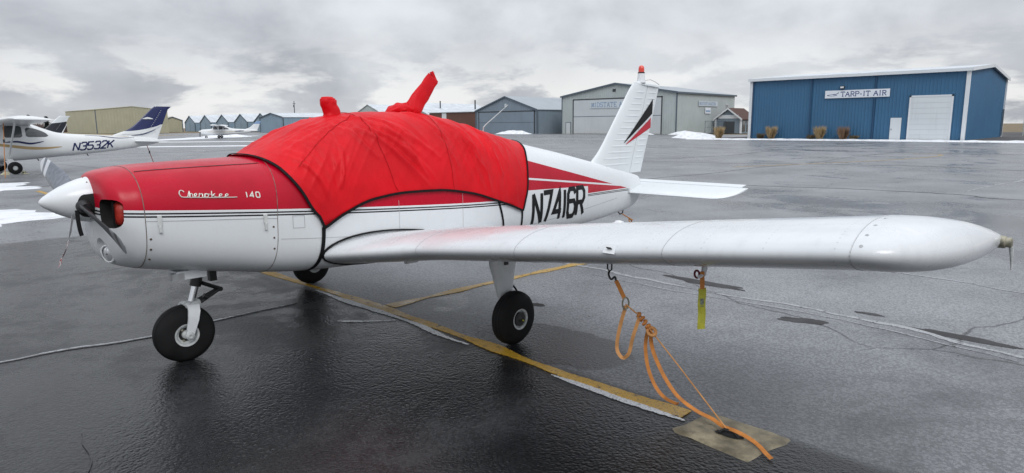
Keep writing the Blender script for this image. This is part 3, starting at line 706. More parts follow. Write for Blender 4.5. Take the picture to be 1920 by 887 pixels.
# utility pole, trees, brush
t = thing('utility_pole', 'thin utility pole behind the low blue-grey hangar', 'pole', (128, 232, 0)); mb = MB(); mb.tube([(0, 0, 0), (0, 0, 11.3)], [.2, .13], 8); mb.build('shaft', B['dark'], t)
mb = MB(); mb.box((0, 0, 10.4), (.15, 2.0, .15)); mb.build('crossarm', B['dark'], t); mb = MB(); mb.tube([(0, .35, 9.0), (0, .35, 9.9)], .22, 8); mb.build('transformer', B['slate'], t)
M['needles'] = simple('dark conifer needles', (.018, .026, .026), .8, nscale=2); M['bark'] = simple('bark', (.06, .048, .04), .9); M['twigs'] = simple('bare brown twigs', (.115, .082, .075), .9, nscale=.4, namt=.35)
def conifer(x, y, h, lab, seed):
    rnd = random.Random(seed); t = thing('pine_tree', lab, 'tree', (x, y, 0), group='distant conifers'); mb = MB(); mb.tube([(0, 0, 0), (0, 0, h * .95)], [.22, .05], 7); mb.build('trunk', M['bark'], t)
    mb = MB()
    for i in range(900):
        f = rnd.random() ** .8; z = h * (.15 + .85 * f); r = (1 - f) * h * .26 * (.35 + .65 * abs(math.sin(f * 23))) * rnd.uniform(.3, 1.1) + .1; a = rnd.uniform(0, 6.28)
        p = Vector((math.cos(a) * r, math.sin(a) * r, z - r * .25)); q = Vector((rnd.uniform(-1, 1), rnd.uniform(-1, 1), rnd.uniform(-.5, .5))).normalized() * .5
        s_ = Vector((rnd.uniform(-1, 1), rnd.uniform(-1, 1), rnd.uniform(-1, 1))).normalized() * .22
        mb.add([p - q, p + q, p + s_], [(0, 1, 2)])
    mb.build('crown', M['needles'], t, fixn=False)
conifer(46, 242, 5.6, 'larger dark conifer showing above the white wing', 1); conifer(50.5, 242, 5.2, 'smaller dark conifer right of the larger one', 2)
rnd = random.Random(5); mb = MB()
for i in range(5200):
    t_ = rnd.random(); px_ = rnd.uniform(-25, 118); p = Vector((px_, 405 - px_ * .55 + rnd.uniform(-14, 14), 0)); hh = 7.2 * rnd.uniform(.45, 1) * (.8 + .35 * mn.noise((px_ * .09, 1.2, 0)))
    for k_ in range(3):
        q = p + Vector((rnd.uniform(-1.8, 1.8), rnd.uniform(-1.8, 1.8), hh * rnd.uniform(.6, 1))); w_ = .16
        mb.add([p + Vector((-w_, 0, 0)), p + Vector((w_, 0, 0)), q], [(0, 1, 2)])
tag(mb.build('bare_brush', M['twigs'], fixn=False), 'band of bare brown brush on the far left horizon', 'brush', kind='stuff')
M['straw'] = simple('dry ornamental grass', (.42, .31, .17), .8, nscale=4, namt=.3); M['shrubm'] = simple('dry shrub', (.13, .10, .055), .9, nscale=3, namt=.4)
def grass_clump(x, y, h, lab, seed, mat, n=520, name='ornamental_grass', sp=.42, cat='grass clump'):
    rnd = random.Random(seed); mb = MB()
    for i in range(n):
        a = rnd.uniform(0, 6.28); b0 = Vector((math.cos(a), math.sin(a), 0)) * rnd.uniform(0, .28); d_ = rnd.uniform(.05, sp) * h; a2 = a + rnd.uniform(-.7, .7); hh = h * rnd.uniform(.3, 1) ** .7
        t1 = b0 + Vector((math.cos(a2) * d_ * .45, math.sin(a2) * d_ * .45, hh * .6)); t2 = b0 + Vector((math.cos(a2) * d_, math.sin(a2) * d_, hh)); s_ = Vector((-math.sin(a2 + 1), math.cos(a2 + 1), 0)) * .02
        mb.add([b0 - s_, b0 + s_, t1 + s_, t1 - s_, t2], [(0, 1, 2, 3), (3, 2, 4)])
    o = mb.build(name, mat, fixn=False); o.location = (x, y, .1); return tag(o, lab, cat)
grass_clump(71.0, 31.2, 1.5, 'tan grass clump left of the blue building corner', 3, M['straw'])
grass_clump(71.2, 25.2, 1.5, 'leftmost tall straw grass clump in front of the blue wall', 4, M['straw'])
grass_clump(71.2, 20.1, 1.5, 'straw grass clump at the middle downspout of the blue wall', 5, M['straw'])
grass_clump(71.2, 17.8, 1.45, 'browner grass clump right of the middle downspout', 6, simple('brown grass', (.25, .16, .10), .9, nscale=4, namt=.3))
grass_clump(71.0, 26.3, .7, 'low brown shrub beside the leftmost straw clump', 7, M['shrubm'], 300, 'low_shrub', .7, 'shrub')
grass_clump(71.0, 20.9, .55, 'low brown shrub left of the middle straw clump', 8, M['shrubm'], 300, 'low_shrub', .8, 'shrub')
grass_clump(71.0, 16.7, .5, 'low brown shrub right of the browner grass clump', 9, M['shrubm'], 300, 'low_shrub', .9, 'shrub')

# ------------------------------------------------------------------ lofted bodies
class Body:
    """cross sections along x: half width, top, bottom, level of greatest width, exponents above and below"""
    def __init__(s, rows):
        r = list(zip(*rows)); s.x0, s.x1 = r[0][0], r[0][-1]
        s.w, s.zt, s.zb, s.zm, s.nt, s.nb = [pchip(r[0], r[i]) for i in range(1, 7)]
    def p(s, x, phi, side=-1, off=0.0):
        """phi -90 (keel) .. 90 (crown)"""
        c, q = math.cos(phi), math.sin(phi); w_, zm = s.w(x), s.zm(x)
        n = s.nt(x) if q >= 0 else s.nb(x); h = (s.zt(x) - zm) if q >= 0 else (zm - s.zb(x))
        v = Vector((x, side * w_ * abs(c) ** (2 / n), zm + h * math.copysign(abs(q) ** (2 / n), q)))
        return v + s.nrm(x, phi, side) * off if off else v
    def nrm(s, x, phi, side=-1):
        e = 1e-3; ph = min(max(phi, -1.56), 1.56); x = min(max(x, s.x0 + 2e-3), s.x1 - 2e-3)
        a = s.p(x + e, ph, side) - s.p(x - e, ph, side); b = s.p(x, ph + e, side) - s.p(x, ph - e, side)
        n = a.cross(b); n = n.normalized() if n.length > 1e-12 else Vector((0, side, 0))
        c = s.p(x, ph, side) - Vector((x, 0, s.zm(x)))
        return n if n.dot(c) > 0 else -n
    def phi_z(s, x, z):
        zm = s.zm(x)
        if z >= zm: f = min(1, (z - zm) / (s.zt(x) - zm)); return math.asin(min(1, f ** (s.nt(x) / 2)))
        f = min(1, (zm - z) / (zm - s.zb(x))); return -math.asin(min(1, f ** (s.nb(x) / 2)))
    def at(s, x, z, side=-1, off=.003):
        ph = s.phi_z(x, z); return s.p(x, ph, side, off)
    def n_at(s, x, z, side=-1): return s.nrm(x, s.phi_z(x, z), side)
    def loft(s, mb, xs, n=28, caps=(False, False), off=0.0):
        rows = []
        for x in xs:
            ph = [-math.pi/2 + math.pi * k / n for k in range(n + 1)]
            # even spacing along the outline
            L = [s.p(x, a, -1, off) for a in ph]; R_ = [s.p(x, a, 1, off) for a in ph[::-1]]
            rows.append(L + R_[1:-1])
        mb.grid(rows, cv=True)
        if caps[0]: mb.fan(rows[0])
        if caps[1]: mb.fan(rows[-1])
        return rows
    def band(s, mb, pts, wd, th, off=.002, side=-1, n=6):
        """a band lying on the body through (x, z) points"""
        P = catmull([(a, 0, b) for a, b in pts], n)
        mb.ribbon([s.at(p.x, p.z, side, off) for p in P], [s.n_at(p.x, p.z, side) for p in P], wd, th)
def lin(a, b, n): return [a + (b - a) * i / (n - 1) for i in range(n)]
def superphi(n, e=1.0):
    return [-math.pi/2 + math.pi * k / n for k in range(n + 1)]

# ------------------------------------------------------------------ the low-wing airplane
air = thing('airplane', 'white and crimson low-wing airplane under a red canopy cover in the foreground', 'airplane', (0, 0, 0))
F = Body([
 (-.480, .160, 1.385, 1.060, 1.235, 2.1, 2.0), (-.472, .255, 1.402, .975, 1.205, 2.2, 2.0), (-.457, .330, 1.416, .900, 1.185, 2.3, 2.1), (-.43, .378, 1.427, .840, 1.17, 2.4, 2.2), (-.40, .405, 1.434, .808, 1.155, 2.5, 2.3),
 (-.35, .428, 1.444, .784, 1.14, 2.5, 2.5), (-.29, .447, 1.452, .768, 1.125, 2.6, 2.8), (-.20, .462, 1.459, .748, 1.11, 2.7, 3.0), (0, .485, 1.468, .712, 1.09, 2.7, 3.3), (.3, .512, 1.478, .660, 1.06, 2.7, 3.6), (.565, .535, 1.488, .618, 1.03, 2.6, 4.0),
 (.78, .548, 1.590, .592, 1.01, 2.5, 4.2), (1.06, .558, 1.715, .572, 1.0, 2.4, 4.3), (1.31, .562, 1.782, .560, .99, 2.35, 4.3), (1.6, .562, 1.814, .550, .98, 2.3, 4.3), (1.9, .560, 1.820, .543, .97, 2.3, 4.2), (2.23, .552, 1.811, .535, .96, 2.3, 4.0),
 (2.59, .520, 1.754, .522, .95, 2.2, 3.6), (3.09, .446, 1.636, .508, .94, 2.2, 3.2), (3.57, .370, 1.532, .497, .93, 2.2, 3.0), (4.29, .270, 1.398, .495, .92, 2.2, 2.8), (4.93, .186, 1.268, .512, .89, 2.2, 2.6),
 (5.5, .120, 1.150, .560, .86, 2.2, 2.5), (5.8, .092, 1.085, .600, .85, 2.2, 2.4), (5.95, .078, 1.050, .640, .85, 2.2, 2.3), (6.05, .060, 1.02, .72, .87, 2.2, 2.2), (6.10, .03, .98, .80, .88, 2, 2)])
SEAM0, SEAM1 = -.285, .560
# nose bowl with recessed intakes and lamp well
def boolean(o, cutters):
    for c in cutters:
        md = o.modifiers.new('cut', 'BOOLEAN'); md.operation = 'DIFFERENCE'; md.object = c; md.solver = 'EXACT'
    dg = bpy.context.evaluated_depsgraph_get(); me = bpy.data.meshes.new_from_object(o.evaluated_get(dg)); o.modifiers.clear(); old = o.data; o.data = me
    for c in cutters: bpy.data.objects.remove(c)
    return o
mb = MB(); F.loft(mb, lin(-.480, -.44, 10) + lin(-.43, SEAM0, 16), 44, (True, True))
bowl = mb.build('nose_bowl', [M['livery'], M['inside'], M['white']], air, smooth=50)
def pod(c, r, e=3.2, nu=24, nv=16, mi=1, rot=None):
    mb = MB(); mb.cur = mi; rows = []
    for i in range(nv + 1):
        a = -math.pi/2 + math.pi * i / nv; row = []
        for k in range(nu):
            b = 2 * math.pi * k / nu; f = lambda q: math.copysign(abs(q) ** (2 / e), q)
            v = Vector((f(math.sin(a)) * r[0], f(math.cos(a)) * f(math.cos(b)) * r[1], f(math.cos(a)) * f(math.sin(b)) * r[2]))
            if rot is not None: v = rot @ v
            row.append(tuple(v + Vector(c)))
        rows.append(row)
    mb.grid(rows, cv=True); return mb.build('cutter', [M['livery'], M['inside'], M['white']], None)
cut = [pod((-.44, sy * .315, 1.172), (.115, .095, .092), 3.6) for sy in (-1, 1)] + [pod((-.475, -.135, .905), (.085, .085, .095), 2.2, mi=2)]
boolean(bowl, cut); bowl.data.shade_smooth(); bowl.data.set_sharp_from_angle(angle=R(40))
# cowling, fuselage
mb = MB(); F.loft(mb, lin(SEAM0, SEAM1, 26), 40); cowl = mb.build('cowling', M['livery'], air, smooth=60)
mb = MB(); F.loft(mb, lin(SEAM1, 3.2, 48) + lin(3.25, 5.9, 44) + lin(5.92, 6.10, 8), 40, (False, True)); fus = mb.build('fuselage', M['livery'], air, smooth=60)
# seams and panel lines
def seam(parent, pts, wd=.006, mat='hinge', side=-1, name='panel_seam', off=.0005, th=.0012):
    mb = MB(); F.band(mb, pts, wd, th, off, side, 4); return mb.build(name, M[mat], parent)
def ring_seam(parent, x, wd=.006, mat='hinge', dx=0.0, z0=None, z1=None, name='panel_seam', th=.0012, off=.0005):
    n = 60; a0 = F.phi_z(x, z0) if z0 else -math.pi/2; a1 = F.phi_z(x, z1) if z1 else math.pi/2
    P = []; N_ = []
    for s_ in ((-1,) if z0 or z1 else (-1, 1)):
        for k in range(n + 1):
            a = a0 + (a1 - a0) * (k if s_ < 0 else n - k) / n; xx = x + dx * (math.sin(a)); P.append(F.p(xx, a, s_, off)); N_.append(F.nrm(xx, a, s_))
    mb = MB(); mb.ribbon(P, N_, wd, th); return mb.build(name, M[mat], parent)
ring_seam(bowl, SEAM0, .0045, 'seamrust'); ring_seam(cowl, SEAM1, .004, 'seamrust', dx=.05)
for sd in (-1, 1):
    seam(cowl, [(SEAM0, 1.118), (0, 1.098), (.3, 1.078), (SEAM1, 1.058)], .004, 'gap_soft', sd)
    P = [F.p(x, R(62), sd, .001) for x in lin(SEAM0 + .02, SEAM1, 20)]; mb = MB(); mb.ribbon(P, [F.nrm(x, R(62), sd) for x in lin(SEAM0 + .02, SEAM1, 20)], .007, .002); mb.build('hinge_line', M['hinge'], cowl)
    seam(fus, [(.58, .905), (.9, .875), (1.6, .82), (2.4, .77)], .003, 'gap_soft', sd)
    for x in (1.62, 2.35): seam(fus, [(x, .72), (x, .9), (x, 1.1)], .003, 'gap_soft', sd)
    seam(fus, [(3.3, .66), (4.3, .70), (5.4, .78)], .004, 'gap_soft', sd)
    # access flap
    for a, b_ in (((.675, 1.065), (.765, 1.06)), ((.675, .975), (.765, .97)), ((.675, 1.065), (.675, .975)), ((.765, 1.06), (.765, .97))): seam(fus, [a, b_], .003, 'gap_soft', sd)
    for x, z0 in ((-.205, 1.145), (.472, 1.092)):
        mb = MB(); c = F.at(x, z0 - .028, sd, .004); n_ = F.n_at(x, z0 - .028, sd); rot = n_.to_track_quat('Y', 'Z').to_matrix()
        mb.box(c, (.026, .012, .062), rot); lt = mb.build('latch', M['latch'], cowl)
        c = F.at(x, z0 - .083, sd, .006); mb = MB(); mb.box(c, (.018, .012, .05), rot); mb.tube([F.at(x, z0 - .065, sd, .012), F.at(x, z0 - .105, sd, .014)], .006, 8); mb.build('latch_lever', M['latch'], lt)
    for x, zs in ((-.262, (1.0, .93, .86)), (.528, (1.0, .92, .84))):
        for z in zs: mb = MB(); c = F.at(x, z, sd, .0); mb.lathe([(0, .0075), (.003, .007), (.004, .001)], c, F.n_at(x, z, sd), 10); mb.build('screw', M['rust'], cowl)
# lettering on the cowling
cs = lambda u, v: F.at(u, v - .0765 * (u - .1), -1, .004)
def stroke_tube(pts, r, name='letter', parent=cowl, mat='letter_chrome', n=5):
    mb = MB(); mb.tube([F.at(p.x, p.z - .0765 * (p.x - .1), -1, .004) for p in catmull([(a, 0, b) for a, b in pts], n)], r, 6); return mb.build(name, M[mat], parent)
zb_ = 1.242; ux = lambda t: -.068 + t * .362; hh = .042
SC = {'C': [(.085, .78), (.06, 1.0), (.02, .95), (0, .55), (.02, .1), (.07, 0), (.13, .03)], 'h': [(.13, .03), (.175, .95), (.165, .02), (.185, .5), (.215, .5), (.22, .03), (.245, .02)],
 'e': [(.245, .1), (.29, .42), (.275, .58), (.25, .4), (.26, .05), (.32, .02)], 'r': [(.32, .02), (.34, .58), (.355, .48), (.39, .52), (.385, .05), (.42, .02)], 'o': [(.42, .02), (.43, .5), (.47, .55), (.49, .25), (.46, .02), (.43, .15), (.45, .5), (.53, .45)],
 'k': [(.545, .02), (.56, .98), (.55, .3), (.61, .58), (.565, .3), (.63, .02), (.66, .03)], 'E': [(.66, .1), (.73, .38), (.715, .56), (.685, .4), (.69, .06), (.77, .02)], 'f': [(.77, .1), (.84, .38), (.825, .56), (.795, .4), (.80, .06), (.88, .02), (1.0, .06)]}
for k_, st in SC.items(): stroke_tube([(ux(a), zb_ + hh * b_) for a, b_ in st], .0036)
stroke_tube([(ux(.06), zb_ - .001), (ux(.35), zb_ - .002), (ux(.62), zb_ - .002), (ux(.92), zb_ + .0)], .0026, 'letter')
text('140', .356, 1.243, .026, .036, .016, .0075, cs, M['letter_chrome'], cowl, widths={'1': .5}, seg=.01)
# registration
text('N7416R', 3.50, .672,   .160, .318, .041, .054, lambda u, v: F.at(u, v - .004 * (u - 3.5), -1, .003), M['black'], fus, widths={'1': .38}, seg=.025)
text('N7416R'[::1], -4.56, .672, .165, .322, .036, .046, lambda u, v: F.at(-u, v, 1, .003), M['black'], fus, widths={'1': .38}, seg=.025)

# spinner and propeller
SPC = Vector((-.478, 0, 1.243))
mb = MB(); prof = [(-.275, .002), (-.27, .014), (-.25, .034), (-.21, .062), (-.16, .092), (-.10, .120), (-.05, .138), (0, .150), (.004, .146)]
mb.lathe(prof, SPC, (1, 0, .0), 48, True); spn = mb.build('spinner', M['white'], air, smooth=50)
PA = math.atan2(-.225, -.91)            # direction of the near blade in the propeller disc
pdir = Vector((0, math.cos(PA), math.sin(PA))); pper = Vector((0, -math.sin(PA), math.cos(PA)))
PC = Vector((-.535, 0, 1.243))
for s_ in (1, -1):
    d_ = pdir * s_; pp = pper * s_; rows = []; rr = lin(.10, .90, 30)
    mb = MB()
    for i, r in enumerate(rr):
        f = (r - .10) / .80; tw = R(62 - 48 * f ** .6); ch = .062 + .078 * min(1, f * 2.6) - .030 * max(0, f - .45) / .55
        if f > .90: ch *= math.sqrt(max(0.02, 1 - ((f - .90) / .10) ** 2 * .85))
        th = .034 * (1 - f) ** 1.3 + .009
        ax_ = (pp * math.cos(tw) + Vector((1, 0, 0)) * math.sin(tw)); nn_ = (Vector((1, 0, 0)) * math.cos(tw) - pp * math.sin(tw)); row = []
        for k in range(20):
            a = 2 * math.pi * k / 20; u = math.cos(a) * ch / 2; v = math.sin(a) * th / 2 * (1 if math.sin(a) < 0 else .35) * (1 - .35 * math.cos(a))
            row.append(tuple(PC + d_ * r + ax_ * u + nn_ * v))
        rows.append(row)
    mb.grid(rows, cv=True); mb.fan(rows[-1]); mb.fan(rows[0], True)
    m_, nt, b = newmat('propeller blade paint'); co, x, y, z = coords(nt)
    yy = y.abs(); tip = (yy.gt(.69) * yy.lt(.755) + yy.gt(.80)).min(1.0)
    geo = nt.nodes.new('ShaderNodeNewGeometry'); sn = nt.nodes.new('ShaderNodeSeparateXYZ'); nt.links.new(geo.outputs['True Normal'], sn.inputs[0])
    fr = V(nt, sn.outputs[0]).lt(0.0)
    nz = noise(nt, co, 30, 4).map(.3, .7)
    dk = mixc(nt, nz, (.022, .023, .026), (.045, .047, .052))
    body_c = dk if s_ > 0 else mixc(nt, fr, dk, mixc(nt, nz, (.12, .135, .16), (.19, .21, .25)))
    nt.links.new(mixc(nt, tip * (fr if s_ < 0 else .35), body_c, (.66, .68, .72)), b.inputs['Base Color']); b.inputs['Roughness'].default_value = .35; b.inputs['Metallic'].default_value = .2
    mb.build('propeller_blade', m_, air, smooth=50)
    # dark cut-out in the spinner round the blade root
    mb = MB(); rows = []
    for i in range(9):
        row = []
        for k in range(13):
            h_ = -.088 + .090 * i / 8; a = R(-33 + 66 * k / 12); rad = np.interp(h_, [p_[0] for p_ in prof[:-1]], [p_[1] for p_ in prof[:-1]]) + .0015
            e_ = 1.0
            if i < 3: e_ = (.55, .82, .95)[i]
            row.append(tuple(SPC + Vector((h_, 0, 0)) + (d_ * math.cos(a * e_) + pp * math.sin(a * e_)) * rad))
        rows.append(row)
    mb.grid(rows); mb.build('blade_cutout', M['inside'], spn, smooth=60)
    mb = MB(); mb.tube([PC + d_ * .05, PC + d_ * .13, PC + d_ * .17], [.048, .046, .03], 16); mb.build('blade_root', M['darkmetal'], spn, smooth=50)
for a in (20, 55, 90, 125, 200, 235, 305, 340):
    mb = MB(); c = SPC + Vector((-.018, math.cos(R(a)) * .146, math.sin(R(a)) * .146)); mb.lathe([(0, .005), (.002, .0045), (.003, .001)], c, (0, math.cos(R(a)), math.sin(R(a))), 8); mb.build('screw', M['rust'], spn)
# landing lamp in the chin
lc = Vector((-.428, -.150, .893)); ld = Vector((-.90, -.34, -.10)).normalized()
mb = MB(); mb.lathe([(-.02, .062), (.012, .062), (.016, .056), (.014, .050)], lc, ld, 32); lr = mb.build('lamp_ring', M['white'], air, smooth=40)
mb = MB(); mb.lathe([(.006, .050), (.014, .035), (.018, .001)], lc, ld, 32); mb.build('lamp_lens', M['lamp'], lr, smooth=60)
mb = MB(); mb.lathe([(-.02, .03), (.012, .012), (.022, .001)], lc + ld * .0, ld, 16); mb.build('lamp_bulb', M['darkmetal'], lr, smooth=60)
# exhaust / cowl outlet under the cowling
mb = MB(); mb.box((.03, -.20, .695), (.20, .16, .06)); mb.build('cowl_outlet', M['white'], air); mb = MB(); mb.box((-.06, -.26, .69), (.08, .05, .05)); mb.build('drain_box', M['alloy'], air)

# wings
def airfoil(n=26, t=.15, camb=.025, p_=.42):
    xs = [.5 * (1 - math.cos(math.pi * i / n)) for i in range(n + 1)]; U = []; Lw = []
    for x in xs:
        yt = 5 * t * (.2969 * math.sqrt(x) - .126 * x - .3516 * x*x + .2843 * x**3 - .1036 * x**4) * (1 - .16 * math.exp(-x / .05)); yc = camb * (2*p_*x - x*x) / p_**2 if x < p_ else camb * ((1 - 2*p_) + 2*p_*x - x*x) / (1 - p_)**2
        U.append((x, yc + yt)); Lw.append((x, yc - yt))
    return U[::-1] + Lw[1:-1]
AF = airfoil()
INC = R(4.8)
def wing_geom(y):
    """|y| -> leading edge x, z, chord, thickness factor"""
    xle = 1.2 - max(0, (1.3 - y) / .74) * .285 if y < 1.3 else 1.2
    xte = 2.80; z = .738 + .1190 * (y - .56); tf = 1.0
    if y > 4.18:
        a = min(1, (y - 4.18) / .385); xle += .86 * (1 - math.sqrt(max(0, 1 - a ** 2.2))); xte -= .42 * (1 - math.sqrt(max(0, 1 - a ** 2.2))); tf = max(.02, (1 - a ** 3.2)) ** .5; z -= .055 * a ** 1.5
    return xle, z, xte - xle, tf
def wing_sec(y, side, off=0.0, dih=1.0):
    xle, z, c, tf = wing_geom(y); out_ = []; z = .738 + (z - .738) * dih
    tk = tf * 1.6 / c if y > 1.3 else 1.6 / c
    for u, v in AF:
        vv = v * (tk if c < 1.6 or y < 1.3 else 1)
        X_ = u * c; Z_ = vv * c
        out_.append(Vector((xle + X_ * math.cos(INC) + Z_ * math.sin(INC), side * y, z - X_ * math.sin(INC) + Z_ * math.cos(INC))))
    return out_
def sec_ring(sec, off):
    n = len(sec); o_ = []; N_ = []
    for i in range(n):
        t_ = (sec[(i + 1) % n] - sec[i - 1]).normalized(); nn_ = Vector((t_.z, 0, -t_.x)); c = sum(sec, Vector()) / n
        if nn_.dot(sec[i] - c) < 0: nn_ = -nn_
        o_.append(sec[i] + nn_ * off); N_.append(nn_)
    return o_, N_
WINGS = {}
for side in (-1, 1):
    dih = 1.0 if side < 0 else .92
    mb = MB(); rows = [wing_sec(y, side, 0, dih) for y in lin(.40, 1.3, 8) + lin(1.42, 4.18, 20)]
    mb.grid(rows, cv=True); wg = mb.build('wing', M['wing_white'], air, smooth=50); WINGS[side] = wg
    mb = MB(); rows = [wing_sec(y, side, 0, dih) for y in [4.184] + lin(4.20, 4.54, 18) + [4.55, 4.558, 4.563, 4.565]]; mb.grid(rows, cv=True); mb.fan(rows[-1]); mb.build('wing_tip', M['tip_white'], wg, smooth=60)
    for y, wd, i0, i1, mt in ((1.30, .004, 2, 44, 'gap_soft'), (2.27, .004, 2, 44, 'gap_soft'), (3.30, .003, 14, 34, 'gap_soft'), (4.182, .003, 2, 50, 'gap_tip')):
        P, N_ = sec_ring(wing_sec(y, side, 0, dih), .0004); mb = MB(); mb.ribbon(P[i0:i1], N_[i0:i1], wd, .001); mb.build('panel_seam', M[mt], wg)
    # rubber seal round the wing root, on the fuselage skin
    s0 = wing_sec(.575, side, 0, dih); P, N_ = sec_ring(s0, .010); P = [F.at(q.x, q.z, side, .004) for q in P]; mb = MB(); mb.ribbon(P[13:42], [N_[i] for i in range(13, 42)], .022, .012); mb.build('root_seal', M['rubber'], wg)
    for k in range(5):
        P, N_ = sec_ring(wing_sec(4.215, side, 0, dih), 0); i = (15, 18, 20, 22, 24)[k]; mb = MB(); mb.lathe([(0, .008), (.001, .0075), (.0015, .002)], P[i], N_[i], 10); mb.build('screw', M['gap_soft'], wg)
    # fuel cap, stall tab, tip light and static wick
    P, N_ = sec_ring(wing_sec(2.42, side, 0, dih), 0); mb = MB(); mb.lathe([(-.005, .055), (.012, .05), (.018, .035), (.030, .03), (.036, .005)], P[12], N_[12], 20); mb.build('fuel_cap', M['white'], wg, smooth=40)
    P, N_ = sec_ring(wing_sec(2.98, side, 0, dih), .002); q = P[26]; mb = MB(); rot = N_[25].to_track_quat('X', 'Z').to_matrix(); mb.box(P[25], (.006, .075, .055), rot); st_ = mb.build('stall_plate', M['white'], wg)
    mb = MB(); mb.box(P[25] + N_[25] * .006, (.03, .03, .004), rot); mb.build('stall_vane', M['darkmetal'], st_)
    tp = sum(wing_sec(4.56, side, 0, dih), Vector()) / len(AF) + Vector((0, side * .01, 0))
    mb = MB(); mb.lathe([(-.05, .030), (.012, .030), (.016, .024), (.036, .024), (.040, .018)], tp, (0, side, 0), 20, True); nl = mb.build('navigation_light', M['brass'], wg, smooth=40)
    mb = MB(); mb.tube([tp + Vector((.0, side * .035, -.02)), tp + Vector((.01, side * .04, -.06)), tp + Vector((.015, side * .045, -.135))], [.010, .008, .003], 8); mb.build('static_wick', M['rimpaint'], wg)
    # pitot mast and tie-down eye under the wing
    P, N_ = sec_ring(wing_sec(2.80, side, 0, dih), 0); iy = min(range(26, len(P)), key=lambda i: abs(P[i].x - 1.47)); e0 = P[iy]
    mb = MB(); mb.tube([e0 + Vector((0, -.015, .01)), e0 + Vector((0, -.015, -.03)), e0 + Vector((0, 0, -.045)), e0 + Vector((0, .015, -.03)), e0 + Vector((0, .015, .01))], .005, 6); mb.build('tie_down_eye', M['darkmetal'], wg); WINGS[('eye', side)] = e0
P, N_ = sec_ring(wing_sec(3.36, -1), 0); iy = min(range(26, len(P)), key=lambda i: abs(P[i].x - 1.50)); pit0 = P[iy]
mb = MB(); mb.tube([pit0 + Vector((.02, 0, .02)), pit0 + Vector((0, 0, -.05)), pit0 + Vector((-.05, 0, -.055))], [.02, .014, .010], 8); mb.build('pitot_mast', M['white'], WINGS[-1])

# tail
def fin_sec(z, x0, x1, t=.085, n=14, zt=None):
    """symmetric section at height z between x0 and x1"""
    L = []; c = x1 - x0
    for i in range(n + 1):
        u = .5 * (1 - math.cos(math.pi * i / n)); yt = 5 * t * (.2969 * math.sqrt(u) - .126 * u - .3516 * u*u + .2843 * u**3 - .1036 * u**4); L.append((u, yt))
    return [Vector((x0 + u * c, -v * c, z)) for u, v in L[::-1]] + [Vector((x0 + u * c, v * c, z)) for u, v in L[1:-1]]
fin_le = pchip([1.0, 1.15, 1.27, 1.33, 1.45, 1.6, 2.0, 2.20, 2.262], [4.80, 4.90, 5.02, 5.10, 5.22, 5.345, 5.675, 5.845, 5.92]); fin_te = lambda z: 6.115 + (z - 1.03) * .357
hinge = lambda z: 5.83 + (z - 1.1) * .345
def full_half(z, x):
    x0, x1 = fin_le(z), fin_te(z); c = x1 - x0; u = min(1, max(0, (x - x0) / c)); t = .082
    return 5 * t * (.2969 * math.sqrt(u) - .126 * u - .3516 * u*u + .2843 * u**3 - .1036 * u**4) * c
def tail_part(z0, z1, xa, xb, name, mat, top=False, nz=24, nx=14):
    mb = MB(); rows = []
    for z in lin(z0, z1, nz):
        xs = [xa(z) + (xb(z) - xa(z)) * (.5 * (1 - math.cos(math.pi * i / nx))) for i in range(nx + 1)]
        L = [Vector((x, -full_half(z, x), z)) for x in xs]; rows.append(L + [Vector((p.x, -p.y, p.z)) for p in L[::-1]])
    mb.grid(rows, cv=True); mb.fan(rows[-1]); mb.fan(rows[0], True); return mb.build(name, mat, air, smooth=45)
fin = tail_part(1.02, 2.25, fin_le, lambda z: hinge(z) - .006, 'fin', M['tail_white'])
rud = tail_part(1.075, 2.235, lambda z: hinge(z) + .006, fin_te, 'rudder', M['tail_white'])
mb = MB(); rows = []
for i, (z, sh) in enumerate(((2.238, 1), (2.25, 1.02), (2.266, .95), (2.276, .75), (2.28, .3))):
    x0, x1 = 5.915, 6.55; cx = (x0 + x1) / 2
    xs = [x0 + (x1 - x0) * k / 14 for k in range(15)]; L = [Vector((cx + (x - cx) * (.5 + .5 * sh), -(.004 + .042 * math.sin(math.pi * min(1, (k + .6) / 15.0)) ) * sh, z - (k / 14) * .03)) for k, x in enumerate(xs)]
    rows.append(L + [Vector((p.x, -p.y, p.z)) for p in L[::-1]])
mb.grid(rows, cv=True); mb.fan(rows[-1]); mb.build('fin_cap', M['tail_white'], fin, smooth=50)
for i in range(13):
    z = 1.20 + i * .078
    for sd in (-1, 1):
        xa, xb = fin_le(z) + .16, hinge(z) - .05
        if xb - xa > .08:
            P = [Vector((x, sd * full_half(z, x), z)) for x in lin(xa, xb, 6)]; mb = MB(); rows = []
            for k, q in enumerate(P): rows.append([q + Vector((0, sd * h_, dz_)) for h_, dz_ in ((0, -.014), (.0045, -.006), (.0045, .006), (0, .014))] if 0 < k < 5 else [q + Vector((0, 0, dz_)) for dz_ in (-.012, -.006, .006, .012)])
            mb.grid(rows); mb.build('rib', M['tail_white'], fin, smooth=70)
        xa, xb = hinge(z) + .05, fin_te(z) - .035
        P = [Vector((x, sd * full_half(z, x), z)) for x in lin(xa, xb, 6)]; mb = MB(); rows = []
        for k, q in enumerate(P): rows.append([q + Vector((0, sd * h_, dz_)) for h_, dz_ in ((0, -.014), (.0045, -.006), (.0045, .006), (0, .014))] if 0 < k < 5 else [q + Vector((0, 0, dz_)) for dz_ in (-.012, -.006, .006, .012)])
        mb.grid(rows); mb.build('rib', M['tail_white'], rud, smooth=70)
